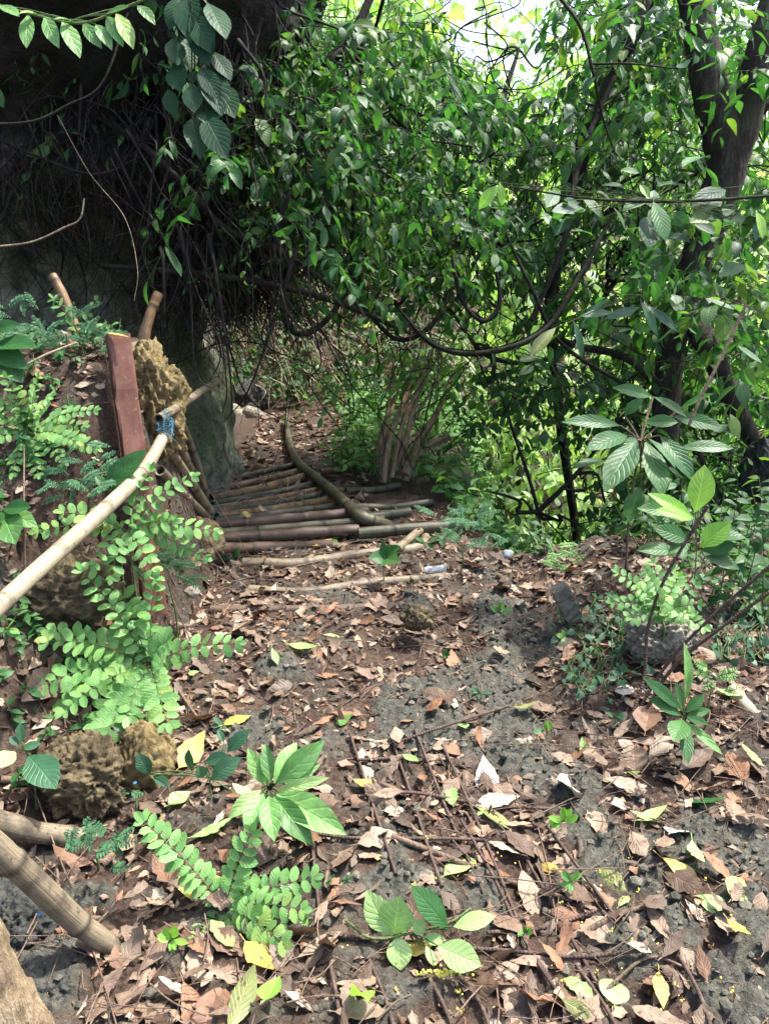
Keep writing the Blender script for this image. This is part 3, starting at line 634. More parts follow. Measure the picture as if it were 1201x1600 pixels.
for k, (px, py) in enumerate([(362, 648), (376, 655), (392, 650), (350, 640)]):
    mb = MB(); rock(mb, W(px, py, 7.6), (.12, .1, .1), 3, amp=.3, seed=50 + k); tag(mb.build('rock', M['rock_grey']), 'small grey stone in the heap at the far end of the path', 'rock', 'stones heaped at the path end')

# ------------------------------------------------------------------ POSTS, RAILS, BAMBOO
def bamboo(label, pts, r, mat, ns=14, nodes=.3, cat='bamboo pole', group=None, name='bamboo_pole', hollow=True, rough=.04, n=40):
    P = [np.asarray(p if len(p) == 3 and not isinstance(p, tuple) else W(*p)) for p in pts]
    mb = MB(); L = sum(np.linalg.norm(P[i + 1] - P[i]) for i in range(len(P) - 1)); S = spline(P, max(6, int(L / .012 / (len(P) - 1))))
    tube(mb, S, r, ns, rough, 12, nodes=nodes, hollow=hollow); return tag(mb.build(name, M[mat]), label, cat, group)
# square post
def prism(mb, a, b, w, dpt, side, taper=1.0, nseg=14, jit=.0012):
    a = np.asarray(a, float); b = np.asarray(b, float); ax = nrm(b - a); s = nrm(side - ax * np.dot(side, ax)); f = np.cross(ax, s)
    bv = .12; cor = []
    for (i_, j_) in [(-1, -1), (1, -1), (1, 1), (-1, 1)]:
        for (k_, l_) in ([(1 - bv, 1), (1, 1 - bv)] if (i_ * j_ > 0) else [(1, 1 - bv), (1 - bv, 1)]): cor.append((i_ * k_, j_ * l_))
    cor = np.array(cor); an = np.arctan2(cor[:, 1], cor[:, 0]); cor = cor[np.argsort(an)]; m_ = len(cor)
    v = []
    for t in np.linspace(0, 1, nseg):
        c = a + (b - a) * t; v.append(c + s * (cor[:, :1] * w / 2) + f * (cor[:, 1:] * dpt / 2) + rng.normal(0, jit, (m_, 3)))
    v = np.array(v).reshape(-1, 3); q = [[i * m_ + k, i * m_ + (k + 1) % m_, (i + 1) * m_ + (k + 1) % m_, (i + 1) * m_ + k] for i in range(nseg - 1) for k in range(m_)]
    mb.add(v, q); 
    for e, c in ((0, a), (nseg - 1, b)): mb.add(np.vstack([v[e * m_:(e + 1) * m_], [c]]), None, [[k, (k + 1) % m_, m_] for k in range(m_)])
mb = MB(); prism(mb, W(243, 960, 2.95), W(184, 524, 2.95), .08, .06, np.array([1, .55, 0]), nseg=26)
tag(mb.build('wooden_post', M['redpost'], smooth=False), 'square red-brown post leaning slightly beside the pale bamboo handrail', 'post')
mb = MB(); leaves(mb, W(166, 520, 2.9), W(200, 524, 2.9) - W(166, 521, 2.9), [0, -.1, 1], .085, .022, .1, .1, 'ovate', 2); tag(mb.build('fallen_leaf', M['leaf_yellow']), 'yellow leaf lying on top of the red-brown post', 'leaf')
bamboo('pale bamboo handrail pole sloping up from the left edge to the post', [(-60, 1000, 1.75), (60, 890, 2.1), (170, 790, 2.5), (225, 735, 2.78), (256, 682, 3.0)], [.022, .023, .024, .023, .021], 'bam_pale', nodes=.3, name='bamboo_handrail', cat='handrail')
bamboo('thin pale bamboo rail against the cliff, tied with blue twine', [(248, 655, 3.0), (290, 628, 3.6), (341, 594, 4.3)], .019, 'bam_grey', nodes=.25, name='bamboo_handrail', cat='handrail')
mb = MB()
for k in range(14):
    c = W(random.gauss(261, 3), random.uniform(645, 690), 2.98); tube(mb, spline([c, c + rng.normal(0, .012, 3), c + rng.normal(0, .02, 3) - [0, 0, .02]], 4), .0013, 4)
for k in range(5):
    c = W(259, 660 + k * 3, 3.0); a = np.linspace(0, 6.28, 14); tube(mb, np.stack([c[0] + .028 * np.cos(a), c[1] + .028 * np.sin(a), c[2] + .01 * np.sin(a)], -1), .0016, 4)
tag(mb.build('twine', M['twine']), 'frayed blue twine knotted round the handrail joint', 'twine')
mb = MB()
for k in range(22):
    c = W(random.gauss(331, 3), random.gauss(796, 6), 4.25); tube(mb, spline([c, c + rng.normal(0, .014, 3), c + rng.normal(0, .025, 3)], 4), .0018, 4)
tag(mb.build('twine', M['twine']), 'blue twine wound at the foot of the leaning bamboo stakes', 'twine')
bamboo('dark brown broken stake with a knobbly top behind the limestone block', [(215, 560, 3.6), (235, 490, 3.62), (248, 458, 3.63)], [.027, .025, .023], 'bam_brown', nodes=.4, name='wooden_stake', cat='stake', rough=.25, hollow=False)
bamboo('tan bamboo stub poking up behind the plants on the left bank', [(120, 520, 3.5), (100, 465, 3.5), (82, 430, 3.5)], [.024, .022, .02], 'bam_brown', nodes=.15, name='wooden_stake', cat='stake')
for (a, b, c, d_, e, f_, r, lab) in [(262, 652, 3.5, 300, 745, 3.95, .02, 'uppermost grey bamboo stake leaning by the cliff foot'), (255, 690, 3.4, 328, 800, 4.15, .026, 'thick grey bamboo stake ending at the blue twine'),
                                     (250, 735, 3.3, 322, 808, 4.1, .023, 'tan bamboo stake resting lowest against the bank'), (238, 770, 3.3, 300, 802, 3.95, .016, 'thin dark stick below the leaning bamboo stakes'), (285, 660, 3.9, 322, 770, 4.3, .018, 'slim grey stake nearest the cliff, leaning over the deck')]:
    bamboo(lab, [(a, b, c), ((a + d_) / 2 + 3, (b + e) / 2 + 4, (c + f_) / 2), (d_, e, f_)], r, 'bam_grey', group='bamboo stakes leaning by the cliff')
# bamboo deck poles: (left px,py, right px,py, radius, material, label)
deck = [(322, 757, 470, 724, .022, 'bam_dark', 'farthest dark bamboo pole of the deck'),
        (325, 768, 480, 733, .024, 'bam_brown', 'thin brown bamboo pole second from the far edge of the deck'),
        (330, 780, 478, 745, .034, 'bam_brown', 'thick orange-brown bamboo pole near the far edge of the deck'),
        (332, 788, 500, 754, .024, 'bam_dark', 'dark bamboo pole just in front of the thick orange-brown one'),
        (332, 796, 510, 763, .022, 'bam_brown', 'brown bamboo pole bound with string in the middle of the deck'),
        (334, 802, 505, 772, .024, 'bam_dark', 'dark thin pole wedged in the middle of the deck'),
        (340, 808, 530, 779, .028, 'bam_brown', 'bright brown bamboo pole under a lashing in the middle of the deck'),
        (336, 815, 560, 788, .025, 'bam_dark', 'dark muddy bamboo pole below the middle of the deck'),
        (322, 823, 575, 800, .033, 'log_dirt', 'mud-coated log at the near side of the deck'),
        (335, 834, 600, 812, .026, 'bam_dark', 'thin dark pole between the two near mud-coated logs'),
        (335, 843, 560, 828, .032, 'log_dirt', 'split brown log at the near edge of the deck, yellow leaf above it'),
        (540, 768, 625, 758, .028, 'bam_dark', 'short dark bamboo end sticking out right, farthest of three'),
        (555, 793, 676, 785, .026, 'bam_dark', 'longest dark bamboo end sticking out to the right'),
        (560, 812, 640, 800, .030, 'bam_dark', 'stubby dark bamboo end sticking out beside the curved rail'),
        (500, 738, 560, 722, .022, 'bam_brown', 'short brown bamboo end behind the curved rail'),
        (560, 834, 708, 822, .032, 'bam_dark', 'dark log at the brink right of the curved rail')]
for (a, b, c, d_, r, mt, lab) in deck:
    A_ = G(a, b, .04); dB = depth(G(min(c, 560), b + (d_ - b) * (.6 if c > 560 else 1), .04)); B_ = W(c, d_, dB)
    mid = (A_ + B_) / 2 + [0, 0, random.uniform(-.02, .005)]
    bamboo(lab, [A_, mid, B_], r, mt, nodes=.30 + random.random() * .08, group='bamboo poles of the deck', rough=.08 if 'log' not in mt else .2)
# strings binding the deck
mb = MB()
for k in range(46):
    q = random.choice(deck[:6]); s = random.uniform(.1, .9); c = G(q[0] + (q[2] - q[0]) * s, q[1] + (q[3] - q[1]) * s, .09); e = c + rng.normal(0, .06, 3) * [1.4, 1, .25]
    tube(mb, spline([c, (c + e) / 2 + [0, 0, .02], e], 4), .0028, 4, cap=False)
tag(mb.build('lashing_string', M['string'], origin=(0, 0, 0)), 'straggly straw-coloured string lashing the bamboo deck poles', 'string', kind='stuff')
# curved rail
cr = [(447, 650), (452, 690), (466, 722), (492, 745), (520, 768), (545, 792), (565, 808), (602, 812)]
P = [G(a, b, .07 + .005 * i) for i, (a, b) in enumerate(cr)]; P[-1] = G(608, 822, .03)
bamboo('long curved olive bamboo edging along the right side of the deck', P, [.026, .027, .029, .031, .034, .036, .037, .032], 'bam_olive', nodes=.34, name='bamboo_edging', cat='bamboo pole')
# embedded step logs
for (pts, r, mt, lab) in [([(380, 882), (470, 882), (560, 868), (655, 856), (665, 828)], .030, 'log_step', 'pale crooked step log below the deck, wrapped once with string'),
                          ([(390, 922), (480, 926), (580, 912), (680, 904), (748, 893)], .024, 'log_step', 'pale step log running to the crushed cup on the right'),
                          ([(330, 955), (450, 955), (560, 952), (680, 943)], .024, 'log_dirt', 'half buried earth-coloured step log, nearest of the steps'),
                          ([(320, 858), (420, 856), (520, 852)], .028, 'log_dirt', 'muddy broken step log under the deck edge')]:
    bamboo(lab, [G(a, b, .006) for a, b in pts], r, mt, nodes=.5, name='step_log', cat='log', group='logs set as steps', rough=.22, hollow=False)
bamboo('short split log lying up against the pale step log', [G(620, 858, .04), G(662, 824, .05)], .022, 'log_step', nodes=.5, name='step_log', cat='log', rough=.2, hollow=False)
# logs lower left
bamboo('thick weathered bamboo pole ending in a pointed tip, lower left', [(-60, 1275, 1.62), (40, 1365, 1.72), (120, 1440, 1.83), (184, 1484, 1.9)], [.028, .028, .027, .022], 'bam_grey', ns=20, nodes=.26, rough=.03)
bamboo('grey split log lying behind the thick bamboo pole, lower left', [(-60, 1270, 2.0), (60, 1300, 2.15), (150, 1315, 2.25), (245, 1338, 2.3)], [.032, .03, .032, .028], 'bam_grey', nodes=.5, name='fallen_log', cat='log', rough=.2, hollow=False)
mb = MB(); tube(mb, spline([W(-85, 1330, 1.3), W(-50, 1450, 1.34), W(0, 1560, 1.4), W(40, 1680, 1.5)], 16), [.05, .05, .055, .07], 36, .35, 24)
tag(mb.build('tree_trunk', M['bark_pale']), 'pale flaky tree trunk cut off by the lower left corner', 'trunk')
bamboo('pale log with a green patch lying at the right edge', [(1140, 1075, 2.75), (1170, 1110, 2.68), (1230, 1160, 2.6)], [.022, .026, .028], 'log_pale', nodes=.6, name='fallen_log', cat='log', rough=.25, hollow=False)
bamboo('sawn brown log end poking in at the right edge', [(1158, 878, 3.4), (1240, 888, 3.5)], .03, 'bam_grey', nodes=.8, name='fallen_log', cat='log', rough=.1, hollow=False)
# concrete slab stub
mb = MB(); prism(mb, G(905, 985, -.03), W(872, 918, depth(G(905, 985)) - .05), .07, .045, np.array([1, .2, 0]), nseg=12, jit=.003)
tag(mb.build('concrete_stake', M['concrete'], smooth=False), 'leaning grey concrete stake left of the right-hand mound', 'stake')
mb = MB(); prism(mb, G(822, 960, -.02), W(812, 940, depth(G(822, 960))), .035, .03, np.array([1, .2, 0]), nseg=6, jit=.003)
tag(mb.build('concrete_stake', M['concrete'], smooth=False), 'tiny grey stub just left of the leaning concrete stake', 'stake')

# ------------------------------------------------------------------ REBAR
g0 = G(700, 1400); root = empty('reinforcement_mesh', g0, 'rusty iron bar grid half buried in the litter across the path', 'rebar')
def bar(pts, r=.005, off=.013):
    P = []
    for a, b in pts: p = G(a, b); P.append([p[0], p[1], float(hz(p[0], p[1])[0]) + off])
    mb = MB(); tube(mb, spline(P, 8), r, 6, .15, 60); return mb
for pts in [[(480, 1300), (560, 1206), (640, 1200), (740, 1203), (900, 1215)][1:], [(540, 1262), (640, 1258), (760, 1262), (860, 1262)], [(490, 1320), (560, 1330), (680, 1326), (760, 1318)], [(520, 1468), (600, 1472), (720, 1478), (800, 1484), (900, 1490), (1010, 1494)],
            [(620, 1178), (700, 1160), (800, 1105)], [(350, 1465), (420, 1440), (470, 1436)], [(980, 1365), (1040, 1360), (1120, 1340)], [(760, 1460), (850, 1440), (930, 1420)]]:
    bar(pts).build('bar', M['rust'], root)
for pts in [[(547, 1165), (575, 1250), (600, 1330), (618, 1388)], [(608, 1160), (640, 1250), (665, 1330), (690, 1400)], [(648, 1165), (690, 1260), (730, 1345), (765, 1420)], [(690, 1180), (735, 1270), (775, 1360), (815, 1450)],
            [(720, 1290), (770, 1380), (810, 1450), (860, 1530)], [(800, 1310), (850, 1390), (900, 1470), (950, 1560)], [(515, 1508), (525, 1560), (535, 1610)], [(575, 1500), (600, 1560), (615, 1610)], [(655, 1505), (690, 1560), (710, 1610)], [(720, 1525), (750, 1570), (770, 1620)],
            [(770, 1490), (810, 1550), (840, 1610)], [(840, 1500), (880, 1560), (910, 1620)], [(900, 1500), (940, 1560), (970, 1620)], [(484, 1290), (492, 1370), (500, 1440)], [(850, 1280), (905, 1360), (960, 1440)], [(1060, 1500), (1090, 1560), (1110, 1610)]]:
    bar(pts).build('bar', M['rust'], root)
# three free standing rusty rods on the right
for pts, lab in [([(975, 1150, 2.72), (1005, 1060, 2.75), (1012, 980, 2.75), (1040, 900, 2.7), (1105, 790, 2.6)], 'rusty curved rod rising tallest in front of the pale rock'),
                 ([(985, 1130, 2.75), (1040, 1040, 2.72), (1110, 965, 2.65), (1230, 860, 2.5)], 'rusty rod slanting to the right edge, upper of two'),
                 ([(990, 1145, 2.75), (1045, 1050, 2.7), (1120, 985, 2.6), (1230, 905, 2.5)], 'rusty rod slanting to the right edge, lower of two')]:
    mb = MB(); tube(mb, spline([W(*p) for p in pts], 12), .0055, 8, .05, 50); tag(mb.build('iron_rod', M['rust']), lab, 'rod')

# ------------------------------------------------------------------ STICKS
def stick(pts, r, lab, mat='twig', cat='stick', **kw):
    P = []
    for a, b in pts: p = G(a, b); P.append([p[0], p[1], float(hz(p[0], p[1])[0]) + r * .8 + .006])
    mb = MB(); tube(mb, spline(P, 8), [r, r * .9, r * .7], 7, .2, 40); return tag(mb.build('stick', M[mat]), lab, cat)
stick([(612, 1328), (680, 1345), (800, 1372), (893, 1402)], .009, 'long straight tan stick lying across the rusty bars')
stick([(918, 1446), (960, 1436), (1005, 1424)], .008, 'short tan stick beside the broad brown leaf')
stick([(0, 1215), (45, 1222), (85, 1232)], .011, 'grey-brown stick lying on the left edge above the split log')
stick([(268, 1075), (310, 1130), (345, 1168)], .006, 'thin dark stick right of the big pinnate plant')
stick([(1140, 1075), (1120, 1010), (1130, 960)], .006, 'bent pale twig on the right mound', 'paleroot')
stick([(940, 1545), (1010, 1500), (1080, 1520)], .004, 'forked thin twig at the lower right')
stick([(800, 1290), (860, 1285), (930, 1270)], .004, 'thin twig near the white curled leaf')
mb = MB(); tw = []
for k in range(1700):
    x_, y_ = random.uniform(-1.1, 1.8), random.uniform(1.0, 4.4); z_ = float(h(x_, y_)) + random.uniform(.008, .03); L = random.uniform(.03, .2) if k % 12 else random.uniform(.25, .5); az = random.uniform(0, 6.28)
    e = np.array([math.cos(az) * L, math.sin(az) * L, 0]); p = np.array([x_, y_, z_]); q = p + e; q[2] = float(h(q[0], q[1])) + random.uniform(.006, .03)
    tube(mb, spline([p, (p + q) / 2 + rng.normal(0, .006, 3), q], 3), random.uniform(.0008, .0024), 4, cap=False)
tag(mb.build('twig_litter', M['twig'], origin=(0, 0, 0)), 'fine twigs and bits of stalk strewn over the path', 'twigs', kind='stuff')

# ------------------------------------------------------------------ LITTER
def on_ground(xs, ys, n, tilt=.35):
    e = .03
    N = np.stack([h(xs - e, ys) - h(xs + e, ys), h(xs, ys - e) - h(xs, ys + e), np.full(n, 2 * e)], -1); N = nrm(N) + rng.normal(0, tilt, (n, 3)); return nrm(N)
def litter(mb, xs, ys, L, wr, shape, rag=.25, lift=.014, curl=.8, rnd=None):
    n = len(xs); N = on_ground(xs, ys, n); az = rng.uniform(0, 6.283, n); D = np.stack([np.cos(az), np.sin(az), rng.normal(0, .1, n)], -1)
    z = hz(xs, ys) + .001 + rng.random(n) * lift; O = np.stack([xs, ys, z], -1) - D * (L / 2)[:, None]
    leaves(mb, O, D, N, L, L * wr, rng.normal(0, curl * .45, n), rng.normal(0, .3, n), shape, 4, ragged=rag, ripple=.03, rnd=rnd)
mb = MB()
def sample(n, x0, x1, y0, y1):
    xs = rng.uniform(x0, x1, n * 4); ys = rng.uniform(y0, y1, n * 4); k = rng.random(n * 4) > mudmask(xs, ys) * .84; return xs[k][:n], ys[k][:n]
for sh, n in (('ovate', 2900), ('lance', 3400), ('oval', 2000), ('ellip', 1500)):
    xs, ys = sample(n, -1.3, 2.0, .9, 4.6); litter(mb, xs, ys, rng.gamma(1.8, .019, len(xs)) + .010, rng.uniform(.25, .75, len(xs)), sh, .55)
xs, ys = sample(900, -1.15, -.1, 4.4, 7.6); litter(mb, xs, ys, rng.uniform(.05, .12, len(xs)), .5, 'ovate', .3)
xs, ys = sample(500, -2.2, -.9, 1.5, 3.6); litter(mb, xs, ys, rng.uniform(.03, .09, len(xs)), .5, 'ovate', .3)
tag(mb.build('leaf_litter', M['dead'], origin=(0, 0, 0)), 'mat of small broken brown leaves covering the soil of the path', 'leaf litter', kind='stuff')

def one_leaf(x_, y_, L, wr, shape, mat, label, group=None, az=None, rnd=None, curl=None, fold=None, tilt=.25, lift=.02, rag=.12):
    mb = MB(); az = random.uniform(0, 6.283) if az is None else az; N = on_ground(np.array([x_]), np.array([y_]), 1, tilt)
    D = np.array([[math.cos(az), math.sin(az), 0]]); D = D - N * np.sum(D * N); z = float(hz(x_, y_)[0]) + lift
    leaves(mb, np.array([[x_, y_, z]]) - D * L / 2, D, N, L, L * wr, random.uniform(-.35, .45) if curl is None else curl, random.uniform(-.25, .3) if fold is None else fold, shape, 6, ragged=rag, ripple=.016 if rag else .004, rnd=random.random() if rnd is None else rnd, dec=14)
    tube(mb, np.array([mb.v[0][3], mb.v[0][3] - D[0] * L * .18 + [0, 0, .004]]), .0014, 4, cap=False, rnd=.5)
    return tag(mb.build('fallen_leaf', M[mat]), label, 'leaf', group)
def pl(px, py, Lpx, wr, shape, mat, label, ang=0, **kw):
    """hand placed leaf; ang is the photo direction of the tip, degrees counter-clockwise from right"""
    p = G(px, py); d = depth(p); L = Lpx / F * d * 1.08; q = G(px + 20 * math.cos(R(ang)), py - 20 * math.sin(R(ang))); az = math.atan2(q[1] - p[1], q[0] - p[0])
    if abs(math.sin(R(ang))) > .3: L *= 1.15
    return one_leaf(p[0], p[1], L, wr, shape, mat, label, az=az, **kw)
pl(893, 1240, 70, .6, 'ovate', 'dead_white', 'large white curled leaf right of the centre', 10, curl=.5, fold=.35, lift=.035)
pl(760, 1222, 60, .55, 'ovate', 'dead_white', 'white crumpled leaf touching a pale tan leaf', 100)
pl(775, 1258, 70, .5, 'ovate', 'dead', 'broad pale tan curled leaf under the white crumpled one', 10, rnd=.98, lift=.03)
pl(780, 1288, 72, .48, 'ovate', 'leaf_olive', 'dull olive leaf lying below the tan curled leaf', -12, fold=.1, rag=0)
pl(1105, 1258, 62, .5, 'ovate', 'leaf_shrub', 'fresh deep green leaf lying at the right', 5, fold=.1, rag=0)
pl(1020, 1274, 50, .42, 'ovate', 'leaf_pale', 'light green leaf lying on tan leaves near the right', 5, fold=.1, rag=0)
pl(1070, 1378, 70, .38, 'lance', 'leaf_yellow', 'yellow curled leaf with brown edge at the lower right', -30, fold=.5)
pl(1110, 1425, 46, .7, 'ovate', 'leaf_pale', 'pale green round leaf below the yellow curled one', 150, rag=0)
pl(1150, 1410, 52, .7, 'ovate', 'leaf_olive', 'torn olive leaf at the right, next to the pale round leaf', 60)
pl(1122, 1445, 56, .35, 'lance', 'dead', 'orange-brown narrow leaf under the pale round leaf', -60, rnd=.82)
pl(960, 1540, 44, .85, 'oval', 'leaf_pale', 'round pale yellow-green leaf near the bottom', 90, rag=0, fold=.05)
pl(1032, 1548, 50, .5, 'ovate', 'leaf_yellow', 'bright yellow leaf at the bottom right', -80)
pl(720, 1352, 62, .5, 'ovate', 'leaf_pale', 'pale green leaf behind the long tan stick', 30, rag=0, fold=.1)
pl(1055, 1300, 46, .7, 'ovate', 'dead_white', 'white leaf folded against a green shoot on the right', 60)
pl(855, 1350, 34, .5, 'ovate', 'leaf_yellow', 'small yellow leaf right of the rusty bars', -25)
pl(1010, 1130, 60, .62, 'ovate', 'dead', 'large upright tan leaf at the foot of the rusty rods', 80, rnd=.6, lift=.05, fold=.4)
pl(975, 1080, 42, .6, 'ovate', 'dead_white', 'white leaf among the creepers below the pale rock', 80)
pl(540, 1140, 34, .6, 'ovate', 'leaf_fresh', 'bluish green leaf in the middle of the path', 0, rag=0)
pl(372, 1135, 40, .55, 'ovate', 'leaf_yellow', 'bright yellow leaf above the broad-leaved plant', 20)
pl(475, 1034, 50, .38, 'ovate', 'leaf_pale', 'pale yellow-green leaf on dark mud, upper middle of the path', -10, rag=0)
pl(388, 828, 18, .8, 'oval', 'leaf_yellow', 'small orange-yellow leaf lying on the near deck log', 0, rag=0, lift=.09)
pl(506, 853, 32, .35, 'ovate', 'leaf_yellow', 'yellow leaf just below the bamboo deck', 20, rag=0)
pl(521, 848, 16, .7, 'ovate', 'leaf_fresh', 'small green leaf next to the yellow one below the deck', 80, rag=0)
pl(700, 1180, 40, .6, 'ovate', 'dead', 'orange-brown leaf on the dark mud', 150, rnd=.7)
pl(722, 1152, 30, .5, 'ovate', 'leaf_pale', 'pale green leaf beside orange-brown ones on the mud', 110, rag=0)
pl(735, 1135, 38, .5, 'ovate', 'dead', 'reddish leaf above the pale green one on the mud', 60, rnd=.8)
pl(178, 1070, 55, .4, 'obov', 'dead', 'pale peach leaf caught on the big pinnate plant', 10, rnd=.99, lift=.16)
pl(300, 1190, 60, .55, 'ovate', 'leaf_yellow', 'yellow-white leaf lying among vine leaves, left', 50)
pl(283, 1262, 38, .6, 'ovate', 'leaf_pale', 'pale green leaf on bare soil left of the broad-leaved plant', 40, rag=0)
pl(405, 1500, 62, .5, 'ovate', 'leaf_yellow', 'ochre yellow leaf under the lower pinnate plant', -50)
pl(380, 1575, 80, .4, 'lance', 'leaf_olive', 'dark olive-brown long leaf at the bottom edge', 60, rnd=.2, rag=0)
pl(428, 1572, 40, .75, 'heart', 'leaf_lime', 'bright green leaf at the bottom edge', 60, rag=0, lift=.05)
pl(565, 1580, 60, .5, 'ovate', 'leaf_lime', 'bright green folded leaf standing at the bottom edge', 95, rag=0, lift=.06, fold=.6)
pl(410, 1330, 100, .5, 'ovate', 'dead', 'large dark brown leaf under the broad-leaved plant', 60, rnd=.05)
pl(385, 1250, 90, .45, 'ovate', 'dead', 'large dull brown leaf left of the broad-leaved plant', 60, rnd=.12)
pl(70, 1100, 90, .5, 'ovate', 'dead', 'dull grey-brown leaf at the left edge', 200, rnd=.1, lift=.05)
pl(925, 1450, 70, .7, 'ovate', 'dead', 'broad flat brown leaf by the short tan stick', 190, rnd=.43)
pl(900, 1400, 60, .5, 'ovate', 'dead', 'tan leaf under the end of the long stick', -40, rnd=.55)
pl(420, 1080, 50, .4, 'ovate', 'dead', 'orange-brown leaf left of the mud patch', -30, rnd=.42)
pl(850, 1110, 50, .6, 'ovate', 'dead', 'rust-red curled leaf below the concrete stake', 20, rnd=.84, lift=.04)
pl(980, 1230, 70, .4, 'lance', 'dead', 'long reddish brown leaf between tan leaves on the right', -10, rnd=.42)
pl(990, 1185, 42, .8, 'oval', 'dead', 'round brown leaf below the rusty rods', 90, rnd=.25)
pl(1090, 1190, 70, .4, 'ovate', 'dead', 'dark pointed leaf behind the lance-leaved seedling', 40, rnd=.12)
pl(1095, 1520, 46, .4, 'ovate', 'dead', 'tan leaf at the lower right near the clods', 100, rnd=.6)
pl(300, 1395, 70, .4, 'lance', 'dead', 'pinkish tan long leaf under the lower pinnate fronds', 10, rnd=.55)
pl(500, 1485, 60, .45, 'diam', 'dead', 'cut orange-brown leaf pieces left of the cut sprig', 20, rnd=.42)
# 255 more of the largest ones
reg = [(-9, 1.5, 'near the lower edge'), (1.5, 2.3, 'among the rusty bars'), (2.3, 3.0, 'on the middle of the path'), (3.0, 9, 'between the step logs')]
sel = 0
while sel < 255:
    px = random.uniform(150, 1200); py = 900 + 700 * random.random() ** .75; p = G(px, py)
    if p[1] > 4.2 or p[0] < -.95: continue
    mkv = float(mudmask(np.array([p[0]]), np.array([p[1]]))[0])
    if random.random() < mkv * .72: continue
    rn = random.random(); L = random.choice([random.uniform(.05, .085), random.uniform(.08, .135)]); sh = random.choice(['ovate', 'ovate', 'lance', 'oval', 'ellip']); u_ = random.random()
    mt = 'dead' if u_ < .93 else ('leaf_yellow' if u_ < .945 else ('leaf_olive' if u_ < .97 else 'leaf_pale'))
    where = [w for a, b, w in reg if a <= p[1] < b][0]; colr = {'leaf_yellow': 'small yellow fallen leaf', 'leaf_olive': 'small olive green fallen leaf', 'leaf_pale': 'small light green fallen leaf'}.get(mt, 'dry brown curled leaf')
    one_leaf(p[0], p[1], L, random.uniform(.35, .65), sh, mt, f'{colr} lying {where}', f'fallen leaves {where}, {mt.split("_")[-1]}', rnd=rn, tilt=.35, lift=random.uniform(.012, .035), rag=.2); sel += 1

# fallen yellow blossoms
mb = MB(); v0, t0 = ICO[1]
for k in range(70):
    px = random.gauss(800, 170); py = random.uniform(1320, 1600)
    if px > 1200 or px < 400: continue
    p = G(px, py); c = np.array([p[0], p[1], float(hz(p[0], p[1])[0]) + .014])
    for j in range(random.randint(1, 4)): mb.add(v0 * random.uniform(.0018, .0036) + c + rng.normal(0, .004, 3) * [1, 1, .3], None, t0)
tag(mb.build('fallen_blossoms', M['blossom'], origin=(0, 0, 0)), 'tiny yellow blossoms sprinkled over the near litter', 'blossoms', kind='stuff')

# litter objects: cup, ribbon, scraps
g = G(678, 892, .02); mb = MB(); ax = nrm([1, .1, .05]); P = [g - ax * .045, g - ax * .02, g + ax * .015, g + ax * .045, g + ax * .05]
tube(mb, spline(P, 5), [.018, .024, .022, .026, .029], 18, .25, 30, cap=False); cup = mb.build('plastic_cup', M['plastic']); tag(cup, 'crushed clear plastic cup lying by the pale step log', 'cup')
mb = MB(); tube(mb, np.array([g + ax * .05, g + ax * .054]), .031, 18); mb.build('rim', M['plastic'], cup)
g = G(793, 868, .03); mb = MB(); rock(mb, g, (.03, .02, .03), 3, amp=.5, sc=1.6, seed=5); tag(mb.build('plastic_bag', M['plastic']), 'small crumpled clear bag on the crest beside green leaves', 'bag')
mb = MB(); P = spline([G(462, 938, .03), G(485, 948, .015), G(505, 958, .02), G(520, 948, .04), G(526, 940, .03)], 8); leaves(mb, P[::3][:-1], np.diff(P[::3], axis=0), [0, -.5, 1], np.linalg.norm(np.diff(P[::3], axis=0), axis=1) * 1.4, .022, .1, .1, 'oval', 2)
tag(mb.build('ribbon', M['ribbon']), 'torn orange-red ribbon lying near the nearest step log', 'ribbon')
for (px, py, lb_) in [(208, 1224, 'tiny blue plastic scrap beside the boulder under the plant'), (58, 1430, 'tiny blue plastic scrap on the dark corner boulder')]:
    mb = MB(); g = W(px, py, 2.28 if px > 100 else 1.75); leaves(mb, g, [1, .2, .3], [0, -1, .6], .011, .007, .2, .1, 'oval', 2); tag(mb.build('plastic_scrap', M['bluebit']), lb_, 'scrap')

